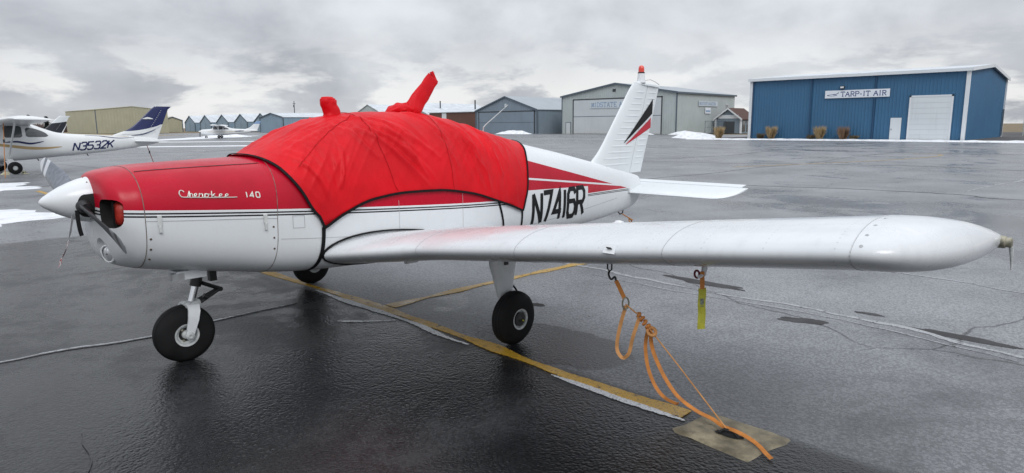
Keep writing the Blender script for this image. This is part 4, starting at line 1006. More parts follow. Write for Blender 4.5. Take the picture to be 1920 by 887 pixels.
def fin_mark(poly, mat, name, sd=-1):
    """tapering slash of paint on the tail, given as (x0,z0)->(x1,z1) with end width"""
    (xa, za), (xb, zb), w0, w1 = poly; mb = MB(); rows = []
    for k in range(25):
        f = k / 24; x = xa + (xb - xa) * f; z = za + (zb - za) * f; wd = w0 + (w1 - w0) * f
        rows.append([Vector((x, sd * (full_half(z + e * wd, x) + .0062), z + e * wd)) for e in (-.5, -.25, 0, .25, .5)])
    mb.grid(rows); mb.build(name, mat, fin)
for sd in (-1, 1):
    fin_mark(((5.655, 1.475), (6.375, 1.955), .01, .20), M['black'], 'stripe', sd); fin_mark(((5.70, 1.455), (6.345, 1.735), .008, .135), M['crimson'], 'stripe', sd)
bc = Vector((6.09, 0, 2.27)); mb = MB(); mb.lathe([(-.01, .062), (.03, .052), (.10, .046), (.115, .044), (.118, .01)], bc, (0, 0, 1), 24); be = mb.build('beacon', M['white'], air, smooth=40)
mb = MB(); mb.lathe([(.112, .046), (.128, .046), (.129, .03)], bc, (0, 0, 1), 20); mb.build('beacon_collar', M['darkmetal'], be)
mb = MB(); mb.lathe([(.125, .039), (.165, .040), (.195, .036), (.212, .024), (.218, .001)], bc, (0, 0, 1), 24); mb.build('beacon_lens', M['redlens'], be, smooth=60)
mb = MB(); mb.tube([(6.16, 0, 2.29), (6.3, -.01, 2.31), (6.45, 0, 2.285), (6.55, 0, 2.25)], .004, 6); mb.build('antenna_wire', M['gap_soft'], fin)
# stabilator, trailing edge drooped upwards
SI = R(-10.5)
def stab_sec(y, x0, x1, t=.09):
    L = []
    for u, v in airfoil(18, t, 0.0): L.append(Vector((x0 + (u * (x1 - x0)) * math.cos(SI), y, .822 - u * (x1 - x0) * math.sin(SI) + v * (x1 - x0) + (x0 - 5.72) * .18)))
    return L
def stab_geom(a):
    x0, x1 = 5.72, 6.27
    if a > 1.25: f = (a - 1.25) / .23; x0 += .34 * (1 - math.sqrt(max(0, 1 - f ** 2)))
    return x0, x1
mb = MB(); rows = [stab_sec(y, *stab_geom(abs(y)), t=.09 * (1 - .0 * abs(y))) for y in [-1.48, -1.475, -1.46, -1.43, -1.39, -1.33, -1.25] + lin(-1.1, 1.1, 13) + [1.25, 1.33, 1.39, 1.43, 1.46, 1.475, 1.48]]
mb.grid(rows, cv=True); mb.fan(rows[0]); mb.fan(rows[-1]); stab = mb.build('stabilator', M['tail_white'], air, smooth=45)
mb = MB(); rows = []
for y in lin(-1.39, 1.39, 15):
    z0 = .822 - .545 * math.sin(SI); rows.append([Vector((6.262, y, z0 + .010)), Vector((6.40, y, z0 + .030)), Vector((6.40, y, z0 + .026)), Vector((6.262, y, z0 - .006))])
mb.grid(rows, cv=True); mb.fan(rows[0]); mb.fan(rows[-1]); mb.build('trim_tab', M['tail_white'], stab)
mb = MB(); mb.box((5.70, -.10, .845), (.035, .012, .07)); mb.build('hinge_plate', M['alloy'], fus)
# tail tie-down ring
mb = MB(); mb.tube([(5.60, 0, .585), (5.66, 0, .53), (5.72, 0, .545), (5.74, 0, .625)], .008, 8); mb.build('tail_skid', M['darkmetal'], fus)
# roof antenna behind the cover, whip above the tall sleeve
mb = MB(); mb.tube([(3.135, 0, 1.60), (3.15, 0, 1.69), (3.18, 0, 1.715), (3.52, 0, 1.925)], [.006, .006, .005, .003], 6); mb.build('whip_antenna', M['rimpaint'], fus)
mb = MB(); mb.tube([(2.44, 0, 2.08), (2.53, .02, 2.215)], .003, 6); mb.build('whip_antenna', M['alloy'], fus)

# wheels
def tyre_prof(Rr, hw, rim):
    pr = []
    for k in range(25):
        a = math.pi * k / 24; pr.append((-hw * math.cos(a) * (1 - .06 * math.sin(a)), rim + (Rr - rim) * math.sin(a) ** .62))
    return pr
def wheel(parent, c, Rr, hw, rim, axis, grooves=(-.35, 0, .35), outer=1):
    """outer: which way along axis the visible hub faces"""
    ax = Vector(axis).normalized(); mb = MB(); pr = tyre_prof(Rr, hw, rim)
    mb.lathe(pr, c, ax, 64); ty = mb.build('tyre', M['rubber'], parent, smooth=50)
    for g in grooves:
        rr = rim + (Rr - rim) * math.sin(math.acos(g)) ** .62; mb = MB(); mb.lathe([(g * hw - .004, rr + .0012), (g * hw + .004, rr + .0012)], c, ax, 64); mb.build('tread_groove', M['inside'], ty)
    for s_ in (-1, 1):
        mb = MB(); mb.lathe([(s_ * hw * .92, rim + .006), (s_ * hw * .98, rim), (s_ * hw * .94, rim - .014), (s_ * hw * .70, rim - .020), (s_ * hw * .62, rim - .034)], c, ax, 48); rm = mb.build('rim', M['rimpaint'], parent, smooth=40)
        mb = MB(); mb.lathe([(s_ * hw * .58, rim - .02), (s_ * hw * .56, .01)], c, ax, 32); mb.build('hub_disc', M['darkmetal'], parent)
        mb = MB(); mb.lathe([(s_ * hw * .5, .032), (s_ * hw * .86, .030), (s_ * hw * .94, .022), (s_ * hw * .95, .001)], c, ax, 24); mb.build('hub_cap', M['darkmetal'] if s_ * outer > 0 else M['rimpaint'], parent, smooth=40)
        for k in range(3 if Rr > .2 else 0):
            a = R(40 + 120 * k); e1 = ax.orthogonal().normalized(); e2 = ax.cross(e1); q = Vector(c) + (e1 * math.cos(a) + e2 * math.sin(a)) * (rim * .55) + ax * s_ * hw * .6; mb = MB(); mb.lathe([(0, .009), (.014, .008), (.015, .001)], q, ax * s_, 8); mb.build('wheel_bolt', M['brass'], parent)
    return ty
# nose gear
def nosey():
    mb = MB(); mb.tube([(.19, 0, .78), (.165, 0, .60), (.150, 0, .545)], .040, 20); st = mb.build('nose_strut', M['darkmetal'], air, smooth=40)
    mb = MB(); mb.tube([(.155, 0, .56), (.115, 0, .435)], .025, 20); mb.build('oleo', M['chrome'], st, smooth=40)
    mb = MB(); mb.box((.108, 0, .420), (.11, .10, .03), Matrix.Rotation(R(-14), 3, 'Y')); mb.build('fork_collar', M['rimpaint'], st)
    wc = Vector((.045, 0, .208)); ax = Vector((.10, 1, 0)).normalized()
    for s_ in (-1, 1):
        # fork leg: flat tapering blade from the crown down to the axle
        mb = MB(); rows = []
        path = [Vector((.10, s_ * .02, .425)), Vector((.098, s_ * .075, .418)), Vector((.092, s_ * .100, .385)), Vector((.080, s_ * .105, .32)), Vector((.062, s_ * .105, .26)), Vector((.045, s_ * .104, .205)), Vector((.04, s_ * .103, .185))]
        ws = [.085, .085, .082, .074, .062, .052, .035]
        for i, q in enumerate(path):
            t_ = (path[min(i + 1, 6)] - path[max(i - 1, 0)]).normalized(); b_ = Vector((1, 0, 0)); b_ = (b_ - t_ * b_.dot(t_)).normalized(); n_ = t_.cross(b_)
            rows.append([q - b_ * ws[i] / 2 - n_ * .008, q + b_ * ws[i] / 2 - n_ * .008, q + b_ * ws[i] / 2 + n_ * .008, q - b_ * ws[i] / 2 + n_ * .008])
        mb.grid(rows, cv=True); mb.fan(rows[0]); mb.fan(rows[-1]); fk = mb.build('fork', M['white'], st, smooth=40)
        mb = MB(); mb.lathe([(0, .030), (.012, .030), (.014, .022), (.02, .02), (.021, .012), (.015, .010), (.015, .001)], wc + Vector((0, s_ * .106, 0)), (0, s_, 0), 24); mb.build('axle_nut', M['rimpaint'], st, smooth=30)
    # scissor link
    k0, k1, k2 = Vector((.19, 0, .565)), Vector((.325, 0, .495)), Vector((.165, 0, .425))
    for s_ in (-1, 1):
        mb = MB(); mb.tube([k0 + Vector((0, s_ * .035, 0)), k1 + Vector((0, s_ * .012, 0))], .014, 8); mb.build('torque_link', M['darkmetal'], st); mb = MB(); mb.tube([k1 + Vector((0, s_ * .012, 0)), k2 + Vector((0, s_ * .035, 0))], .014, 8); mb.build('torque_link', M['darkmetal'], st)
    mb = MB(); mb.tube([k1 + Vector((0, -.03, 0)), k1 + Vector((0, .03, 0))], .018, 10); mb.build('link_pin', M['darkmetal'], st)
    mb = MB(); mb.tube([(.22, -.05, .455), (.185, -.05, .475)], .018, 10); mb.build('shimmy_damper', M['darkmetal'], st)
    mb = MB(); mb.box((.30, .05, .60), (.05, .05, .09)); mb.build('strut_bracket', M['darkmetal'], st)
    wheel(st, wc, .213, .080, .085, ax)
nosey()
for side in (-1, 1):
    yl = side * 1.44; mb = MB(); rows = []
    for z, xc, wx, wy, yo in ((.80, 1.955, .29, .11, 0), (.64, 1.948, .275, .10, 0), (.55, 1.955, .225, .09, 0), (.46, 1.962, .185, .08, .0), (.385, 1.966, .15, .07, .0), (.36, 1.967, .12, .055, 0)):
        rows.append([Vector((xc + wx / 2 * math.copysign(abs(math.cos(a)) ** .8, math.cos(a)), yl + wy / 2 * math.copysign(abs(math.sin(a)) ** .8, math.sin(a)), z)) for a in [2 * math.pi * k / 24 for k in range(24)]])
    mb.grid(rows, cv=True); mb.fan(rows[-1]); lg = mb.build('main_gear_leg', M['white'], air, smooth=50)
    mb = MB(); mb.tube([(1.967, yl, .40), (1.967, yl, .22)], .026, 14); mb.build('oleo', M['chrome'], lg, smooth=40); mb = MB(); mb.tube([(1.967, yl - side * .03, .215), (1.967, yl + side * .12, .215)], .02, 10); mb.build('axle', M['darkmetal'], lg)
    mb = MB(); mb.tube(catmull([(2.03, yl, .44), (2.08, yl - side * .01, .43), (2.12, yl, .36), (2.10, yl + side * .02, .25)], 5), .008, 6); mb.build('brake_line', M['rubber'], lg)
    mb = MB(); mb.box((1.93, yl + side * .058, .652), (.035, .012, .03)); mb.build('step_bolt', M['darkmetal'], lg)
    wheel(lg, Vector((1.967, side * 1.535, .213)), .213, .080, .083, (0, 1, 0), outer=side)
    mb = MB(); mb.lathe([(0, .055), (.012, .055), (.013, .02)], (1.967, side * 1.598, .213), (0, side, 0), 24); mb.build('brake_disc', M['darkmetal'], lg)
    mb = MB(); mb.lathe([(0, .006), (.012, .006)], (1.99, side * 1.612, .20), (0, side, 0), 8, True); mb.build('valve', M['hiviz'], lg)
# belly step line and lower drain
mb = MB(); mb.box((1.62, -.70, .60), (.12, .03, .02)); mb.build('drain_fitting', M['white'], air)

# ------------------------------------------------------------------ red canopy cover
cov = thing('canopy_cover', 'red fabric canopy cover with black edging draped over the airplane cabin', 'cover', (2.0, 0, 1.82)); CI = cov.location.copy()
def loc_build(mb, name, mat, parent, smooth=None, org=None, fixn=True):
    """build from world coordinates under an empty that stands elsewhere"""
    o_ = org if org is not None else parent.matrix_basis.translation
    mb.v = [(p[0] - o_[0], p[1] - o_[1], p[2] - o_[2]) for p in mb.v]; return mb.build(name, mat, parent, smooth, fixn)
edge_b = pchip([.917, 1.10, 1.368, 1.70, 2.035, 2.45, 2.832, 3.05, 3.28], [.951, 1.045, 1.132, 1.160, 1.152, 1.095, .990, .925, .845])
def edge_curve(pts):
    q = [(x, F.phi_z(x, z)) for x, z in pts]; p0 = q[0][1]; ss = [(p - p0) / (math.pi / 2 - p0) for x, p in q]
    return pchip(ss, [x for x, p in q])
xf = edge_curve([(.917, .951), (.835, 1.09), (.764, 1.225), (.700, 1.33), (.640, 1.42), (.575, 1.475), (.545, F.zt(.545))])
xr = edge_curve([(3.28, .845), (3.36, 1.03), (3.41, 1.22), (3.46, 1.36), (3.53, 1.47), (3.569, F.zt(3.569))])
def ridge(v): return 1 - abs(v) * 2
frnd = random.Random(41); FOLDS = []
def fold(u0, t0, u1, t1, h, wd): FOLDS.append((.6 + u0 * 2.85, t0, .6 + u1 * 2.85, t1, h, wd))
for i in range(34):      # long folds leaning aft as they fall
    u0 = frnd.uniform(.22, .90); t0 = frnd.uniform(.03, .42); ln = frnd.uniform(.22, .55); le_ = frnd.uniform(.10, .22) * (1.15 - u0); fold(u0, t0, u0 + le_ * ln / .4, min(.88, t0 + ln), frnd.uniform(.013, .030), frnd.uniform(.013, .024))
for i in range(13):      # fan rising from the front lower corner
    a = frnd.uniform(-.02, .20); t0 = frnd.uniform(.25, .5); fold(.02 + a, t0, .125 + a * .25, .86 - abs(a) * .4, frnd.uniform(.006, .014), frnd.uniform(.010, .018))
for i in range(12):      # short upright gathers by the rear hem
    u0 = frnd.uniform(.80, .95); t0 = frnd.uniform(.1, .5); fold(u0, t0, u0 + frnd.uniform(-.01, .03), t0 + frnd.uniform(.15, .35), frnd.uniform(.005, .012), frnd.uniform(.008, .014))
for i in range(9):       # shallow drag lines over the windscreen
    u0 = frnd.uniform(.02, .16); t0 = frnd.uniform(.08, .35); fold(u0, t0, u0 + frnd.uniform(.12, .2), t0 - frnd.uniform(-.02, .10), frnd.uniform(.005, .010), frnd.uniform(.012, .022))
for i in range(22):      # puckers across the sloping windscreen seam
    f = frnd.random(); u0 = .04 + .26 * f; t0 = (1 - (.42 + .38 * f)) * .9; u_ = u0 + .0; fold(u_ - .010, t0 - frnd.uniform(.04, .09), u_ + .016, t0 + frnd.uniform(.04, .09), frnd.uniform(.004, .010), frnd.uniform(.007, .012))
def folds(x, t, sd):
    v = 0.0
    if sd > 0: x = x + .11
    for (x0, t0, x1, t1, h, wd) in FOLDS:
        dx, dt = x1 - x0, t1 - t0; L2 = dx * dx + dt * dt; f = ((x - x0) * dx + (t - t0) * dt) / L2
        if f < -.02 or f > 1.02: continue
        f = min(1, max(0, f)); d = ((x - x0) * dt - (t - t0) * dx) / math.sqrt(L2) + .020 * math.sin(f * 3.3 + h * 700)
        if abs(d) > wd * 5: continue
        e = (4 * f * (1 - f)) ** .6
        v += .78 * h * e * (math.exp(-(d / wd) ** 2) - .30 * math.exp(-((d - wd * 1.7) / (wd * 1.1)) ** 2))
    return v
def cov_pt(u, s, side, extra=0.0, flat=False):
    xe = .917 + (3.28 - .917) * u; ph0 = F.phi_z(xe, edge_b(xe)); x = (1 - u) * xf(s) + u * xr(s); ph = ph0 + (math.pi / 2 - ph0) * s
    t_ = 1 - s; off = .014 + extra
    if not flat:
        fade = min(1, s * 9) * .8 + .2
        fade *= min(1, u * 14) * .8 + .2; fade *= min(1, (1 - u) * 14) * .8 + .2
        k = .55 if side < 0 else -.5
        lean = .30 + .35 * math.sin(u * 5.0)
        wx = x + .05 * mn.noise((x * 2.2, t_ * 2.5, 3 + side))
        q = wx - lean * t_ * .8
        a = mn.noise((q * 5.2, t_ * .55 + 3.0, 2.0 + side)); b_ = mn.noise((q * 11.0 + 4, t_ * .9, 7.0 + side)); c = mn.noise(((wx + .75 * t_) * 9.0, t_ * 1.4 - wx * .5, 11.0 + side)); low = mn.noise((x * 1.6, t_ * 2.2, 21 + side))
        amp = .5 + .5 * min(1, max(0, .3 + 1.6 * mn.noise((x * 1.3, t_ * 1.3, 31)) + .25))
        body = math.sin(math.pi * min(1, max(0, s))) ** .5 if s < .5 else 1.0 - .85 * max(0, (s - .62) / .38)
        off += fade * (folds(x, t_ * .9, side) + max(0, ridge(a)) ** 2.5 * .010 * amp * body + max(0, ridge(b_)) ** 4 * .005 * amp * body + max(0, ridge(c)) ** 4 * .010 * (1 - u) * body + low * .006)
        # gathers beside the two cross seams and above the edging
        for us in (.30, .56): off += .006 * math.exp(-((u - us) / .012) ** 2) * body - .004 * math.exp(-((u - us - .022) / .012) ** 2)
        off += .005 * math.exp(-(s / .05) ** 2) * mn.noise((x * 14, 0, 5))
    return F.p(x, min(ph, math.pi / 2 - 1e-4), side, max(.004, off))
mb = MB(); NU, NS = 230, 90; rows = []
for i in range(NU + 1):
    u = i / NU; L = [cov_pt(u, (k / NS), -1) for k in range(NS + 1)]; R_ = [cov_pt(u, (k / NS), 1) for k in range(NS, -1, -1)]
    mid = (L[-1] + R_[0]) / 2; mid.y = 0; rows.append(L[:-1] + [mid] + R_[1:])
mb.grid(rows); cl_ = loc_build(mb, 'cover_cloth', M['cover'], cov, 80)
md = cl_.modifiers.new('thickness', 'SOLIDIFY'); md.thickness = .003; md.offset = -1
def rim_path(side, which):
    if which == 'b': return [(u, 0.0) for u in lin(0, 1, 60)]
    if which == 'f': return [(0.0, s) for s in lin(0, 1, 40)]
    return [(1.0, s) for s in lin(0, 1, 40)]
for side in (-1, 1):
    for wch in ('b', 'f', 'r'):
        P = []; N_ = []
        for u, s in rim_path(side, wch):
            q = cov_pt(u, s, side, .004); P.append(q); xe = .917 + (3.28 - .917) * u; ph0 = F.phi_z(xe, edge_b(xe)); N_.append(F.nrm(q.x, ph0 + (math.pi / 2 - ph0) * s, side))
        mb = MB(); mb.ribbon(P, N_, .020, .005); loc_build(mb, 'edge_binding', M['webbing_black'], cov)
    for us in (.30, .56):
        P = [cov_pt(us, s, side, .0035) for s in lin(.02, 1, 60)]; N_ = [Vector((0, side, .6))] * 60; mb = MB(); mb.tube(P, .0022, 5); loc_build(mb, 'seam', M['seam'], cov)
    P = [cov_pt(.04 + .26 * f, .42 + .38 * f, side, .003) for f in lin(0, 1, 50)]; mb = MB(); mb.tube(P, .0022, 5); loc_build(mb, 'seam', M['seam'], cov)
def girth(x, z_top, name='belly_strap', wd=.026, dx=0.0, mat='webbing_black', wob=.0):
    P = []; N_ = []
    for side in (-1, 1):
        a0 = F.phi_z(x, z_top); rng = lin(a0, -math.pi / 2 + .01, 30) if side < 0 else lin(-math.pi / 2 + .01, a0, 30)
        for a in rng:
            xx = x + dx * (a0 - a) / (a0 + math.pi / 2); P.append(F.p(xx, a, side, .003)); N_.append(F.nrm(xx, a, side))
    mb = MB(); mb.ribbon(P, N_, wd, .004); return loc_build(mb, name, M[mat], cov)
girth(.915, .955, dx=-.10, wd=.030); girth(3.285, .848, dx=.06, wd=.026)
for side in (-1, 1):
    mb = MB(); F.band(mb, [(2.875, .975), (2.90, .92), (2.935, .83), (2.965, .74), (2.985, .66)], .024, .004, .004, side); loc_build(mb, 'side_strap', M['webbing_black'], cov)
def sleeve(path, name, seed, nb=40, na=28, amp=.02):
    """soft pocket: path of (centre, half width, half depth, direction of width)"""
    P = catmull([p[0] for p in path], 8); k = len(path); rows = []; W_ = [np.interp(i / (len(P) - 1), [j / (k - 1) for j in range(k)], [p[1] for p in path]) for i in range(len(P))]; D_ = [np.interp(i / (len(P) - 1), [j / (k - 1) for j in range(k)], [p[2] for p in path]) for i in range(len(P))]
    for i, p in enumerate(P):
        t_ = (P[min(i + 1, len(P) - 1)] - P[max(i - 1, 0)]).normalized(); b_ = Vector((0, 1, 0)); a_ = b_.cross(t_).normalized()
        row = []
        for j in range(na):
            an = 2 * math.pi * j / na; q = 1 + amp * 6 * mn.noise((math.cos(an) * 2.2 + seed, math.sin(an) * 2.2, i * .16 + seed)); row.append(p + a_ * math.cos(an) * W_[i] * q + b_ * math.sin(an) * D_[i] * q)
        rows.append(row)
    mb = MB(); mb.grid(rows, cv=True); mb.fan(rows[-1]); mb.fan(rows[0], True); return loc_build(mb, name, M['cover'], cov, 70)
sleeve([((1.365, -.02, 1.76), .085, .07), ((1.362, -.02, 1.82), .074, .06), ((1.345, -.02, 1.87), .070, .058), ((1.332, -.02, 1.910), .072, .056), ((1.328, -.02, 1.935), .066, .05), ((1.328, -.02, 1.950), .045, .036), ((1.328, -.02, 1.954), .012, .01)], 'antenna_sleeve', 2.0, amp=.016)
sleeve([((2.17, 0, 1.79), .06, .05), ((2.235, 0, 1.86), .092, .055), ((2.30, 0, 1.94), .086, .040), ((2.37, 0, 2.02), .080, .030), ((2.44, 0, 2.10), .074, .022), ((2.487, 0, 2.152), .070, .014), ((2.492, 0, 2.158), .066, .006)], 'antenna_sleeve', 5.0, amp=.018)
sleeve([((1.93, 0, 1.815), .01, .02), ((1.98, 0, 1.845), .035, .05), ((2.06, 0, 1.862), .05, .06), ((2.15, 0, 1.860), .055, .06), ((2.22, 0, 1.835), .05, .05), ((2.27, 0, 1.80), .02, .02)], 'gathered_fold', 9.0, amp=.05)

# red plugs in the cowling intakes
for sy, lab in ((-1, 'red padded plug with black strap in the left cowling intake'), (1, 'red padded plug in the far cowling intake')):
    t = thing('intake_plug', lab, 'plug', (-.38, sy * .315, 1.165), group='cowling intake plugs')
    pg = pod((0, 0, 0), (.055, .072, .080), 3.0, 24, 16, 0); pg.name = 'pad'; pg.data.name = 'pad'; pg.data.materials.clear(); pg.data.materials.append(M['plug']); pg.parent = t; pg.data.shade_smooth(); pg.location = (.012, 0, 0)
    mb = MB(); mb.ribbon([(-.046, -.012, z) for z in lin(-.08, .08, 10)], (-1, 0, 0), .020, .006); mb.build('strap', M['webbing_black'], t)

# streamer and cord hanging at the propeller hub
t = thing('warning_streamer', 'white and red warning streamer hanging from the propeller hub', 'streamer', (-.60, -.12, 1.16)); org = t.location.copy()
m_, nt, b = newmat('white streamer with red print'); co, x, y, z = coords(nt); pr_ = noise(nt, mapping(nt, co, (30, 30, 60)), 2.0, 2).gt(.5) * z.gt(-.38) * z.lt(-.17)
nt.links.new(mixc(nt, pr_, (.66, .66, .68), (.33, .03, .03)), b.inputs['Base Color'])
P = catmull([(-.60, -.12, 1.165), (-.615, -.115, 1.10), (-.625, -.10, 1.04), (-.635, -.055, .97), (-.645, .01, .90), (-.655, .075, .84), (-.66, .125, .80)], 8)
mb = MB(); mb.ribbon(P, [(.75, -.66, .2 + .5 * math.sin(i * .35)) for i in range(len(P))], .024, .0015); loc_build(mb, 'ribbon', m_, t, org=org)
mb = MB(); mb.ribbon(catmull([(-.585, -.165, 1.195), (-.588, -.178, 1.13), (-.586, -.19, 1.07), (-.582, -.2, 1.035)], 6), (-.7, -.7, 0), .026, .004); loc_build(mb, 'black_cord', M['webbing_black'], t, org=org)

# ------------------------------------------------------------------ wing tie-down
eye = WINGS[('eye', -1)]
td = thing('tie_down_strap', 'knotted orange webbing strap tying the near wing to the concrete pad', 'strap', (1.60, -3.50, 0)); org = td.location.copy()
A = eye + Vector((0, 0, -.04)); C0 = Vector((1.485, -2.83, .80)); C1 = Vector((1.495, -2.885, .70)); KN = Vector((1.525, -3.02, .56)); AN = Vector((1.615, -3.50, .035))
mb = MB(); mb.tube(catmull([A, A + Vector((.005, .01, -.025)), A + Vector((0, -.012, -.05)), C0 + Vector((0, .008, .02)), C0], 5), .0065, 6); loc_build(mb, 'hook', M['darkmetal'], td, org=org)
vd = Vector((.70, .70, 0)).normalized()       # webbing faces the open side
mb = MB(); mb.ribbon([C0.lerp(C1, f) for f in lin(0, 1, 6)], vd * -1, .024, .010); loc_build(mb, 'sewn_webbing', M['orange_web'], td, org=org)
rg = [C1 + Vector((.012 * math.sin(a), -.010 - .014 * math.sin(a) , -.03 + .036 * math.cos(a))) for a in lin(0, 2 * math.pi, 20)]
mb = MB(); mb.tube(rg, .005, 6, False); loc_build(mb, 'ring', M['brass'], td, org=org)
mb = MB(); mb.tube([C1 + Vector((0, -.01, -.035)), C1.lerp(KN, .5) + Vector((0, 0, -.006)), KN + Vector((0, .02, .035))], .0045, 6); loc_build(mb, 'tight_line', M['orange_pale'], td, org=org)
mb = MB(); mb.tube([KN, KN.lerp(AN, .4) + Vector((0, 0, .004)), AN], .0040, 6); loc_build(mb, 'tight_line', M['orange_pale'], td, org=org)
def webbing(pts, wd=.021, mat='orange_pale', nr=None, tw=0.0, name='webbing_loop', n=8):
    P = catmull(pts, n); N_ = [ (nr or (-vd)) if not tw else Vector(((nr or -vd).x, (nr or -vd).y, tw * math.sin(i * .25))) for i in range(len(P))]
    mb = MB(); mb.ribbon(P, N_, wd, .003); return loc_build(mb, name, M[mat], td, org=org)
face = Vector((-.69, -.45, .45))
webbing([(1.50, -2.895, .655), (1.50, -2.868, .566), (1.50, -2.842, .454), (1.50, -2.838, .376), (1.50, -2.862, .338), (1.50, -2.892, .334), (1.50, -2.925, .376), (1.50, -2.946, .468), (1.505, -2.985, .60)], nr=face, tw=.2)
webbing([(1.54, -3.03, .545), (1.56, -3.00, .46), (1.56, -3.00, .382), (1.56, -3.022, .28), (1.565, -3.068, .186), (1.57, -3.13, .13), (1.60, -3.19, .10), (1.66, -3.17, .075)], nr=face, tw=.3, mat='orange_web')
webbing([(1.54, -3.04, .54), (1.57, -3.03, .44), (1.575, -3.055, .36), (1.58, -3.122, .246), (1.59, -3.205, .15), (1.61, -3.31, .09), (1.64, -3.40, .055), (1.625, -3.47, .04), (1.605, -3.55, .045), (1.60, -3.62, .035), (1.58, -3.69, .022), (1.53, -3.76, .012), (1.50, -3.80, .010)], nr=Vector((-.5, -.2, .9)), tw=0, mat='orange_web', wd=.023)
for i, (f, r_) in enumerate(((-.015, .021), (.006, .025), (.027, .024), (.048, .020))):
    c = KN + (KN - AN).normalized() * f * 1.3; ax = (KN - AN).normalized() + Vector((.25 * (-1) ** i, 0, .2)); ax.normalize(); e1 = ax.orthogonal().normalized(); e2 = ax.cross(e1)
    mb = MB(); mb.tube([c + (e1 * math.cos(a) + e2 * math.sin(a)) * r_ * .50 + ax * a * .002 for a in lin(0, 2 * math.pi, 18)], .0095, 8); loc_build(mb, 'knot_turn', M['orange_web'], td, smooth=60, org=org)
c = KN + (AN - KN).normalized() * .05; mb = MB(); mb.tube([c + Vector((.018 * math.cos(a), .026 * math.sin(a), .018 * math.sin(a + 1))) for a in lin(0, 2 * math.pi, 18)], .010, 8); loc_build(mb, 'knot_turn', M['orange_pale'], td, smooth=60, org=org)
# the pad it is anchored to
pd = thing('tie_down_pad', 'small square concrete pad with steel anchor at the end of the yellow line', 'concrete pad', (1.63, -3.51, 0)); mb = MB()
base = [(1.835, -3.28), (1.815, -3.80), (1.40, -3.72), (1.455, -3.235)]; rows = []
for i in range(17):
    row = []
    for j in range(17):
        u, v = i / 16, j / 16; p = (Vector(base[0]).lerp(Vector(base[1]), v)).lerp(Vector(base[3]).lerp(Vector(base[2]), v), u)
        ed = min(u, 1 - u, v, 1 - v); jx = .018 * mn.noise((p.x * 9, p.y * 9, 1)) if ed == 0 else 0
        dish = -.012 * math.exp(-((u - .5) ** 2 + (v - .5) ** 2) / .02); row.append((p.x + jx, p.y + jx, .010 + .004 * mn.noise((p.x * 7, p.y * 7, 3)) + dish * .4 - (.012 if ed == 0 else 0)))
    rows.append(row)
mb.grid(rows); loc_build(mb, 'slab', M['concrete'], pd, 60, org=pd.location.copy())
mb = MB(); mb.tube([(1.60, -3.46, .008), (1.605, -3.49, .035), (1.61, -3.54, .035), (1.61, -3.58, .008)], .009, 8); loc_build(mb, 'anchor_bar', M['darkmetal'], pd, org=pd.location.copy())
blob('anchor_recess', 0, 0, .03, .085, .05, M['inside'], .0145, parent=pd, flat=True, rough=.15, seed=2).location = (-.025, -.01, 0)

# pitot flag
pf = thing('pitot_cover_flag', 'yellow and orange warning flag hanging from the pitot under the near wing', 'flag', (1.50, -3.37, .96)); org = Vector((1.50, -3.37, .96)); tp = pit0 + Vector((-.02, 0, -.05))
fd = Vector((-.69, -.72, 0)).normalized()
mb = MB(); mb.ribbon([tp + Vector((0, 0, .02)), tp + Vector((.0, -.004, -.03)), tp + Vector((.0, -.006, -.075))], fd, .024, .006); loc_build(mb, 'orange_tab', M['orange_web'], pf, org=org)
mb = MB(); mb.ribbon([tp + Vector((.003 * math.sin(k), -.006 - .002 * k * .2, -.07 - k * .019)) for k in range(13)], fd, .042, .002); loc_build(mb, 'yellow_flag', M['hiviz'], pf, org=org)
mb = MB(); mb.ribbon([tp + fd * .0032 + Vector((.0, -.0075, -.128 - k * .022)) for k in range(3)], fd, .019, .001); loc_build(mb, 'printed_label', simple('grey printed label', (.22, .24, .20), .6, nscale=120, namt=.5), pf, org=org)
mb = MB(); mb.tube([tp + Vector((-.015, .02 + .014 * math.sin(a), .005 + .02 * math.cos(a))) for a in lin(0, 2 * math.pi, 16)], .006, 6, False); loc_build(mb, 'red_loop', simple('dark red cord', (.16, .02, .03), .7), pf, org=org)
t = thing('tie_down_rope', 'orange rope tied below the tail of the crimson airplane', 'rope', (6.25, .08, 0)); mb = MB()
mb.tube(catmull([(5.70, 0, .54), (5.80, .0, .49), (5.92, .0, .44), (5.97, .02, .40), (6.1, .04, .27), (6.25, .08, .0)], 5), .007, 6); loc_build(mb, 'line', M['orange_web'], t, org=Vector((6.25, .08, 0)))
mb = MB(); mb.tube(catmull([(5.90, .02, .45), (5.93, -.02, .43), (5.96, .02, .42), (5.92, .03, .44), (5.90, 0, .40), (5.98, -.02, .37)], 5), .008, 6); loc_build(mb, 'knot', M['orange_pale'], t, org=Vector((6.25, .08, 0)))

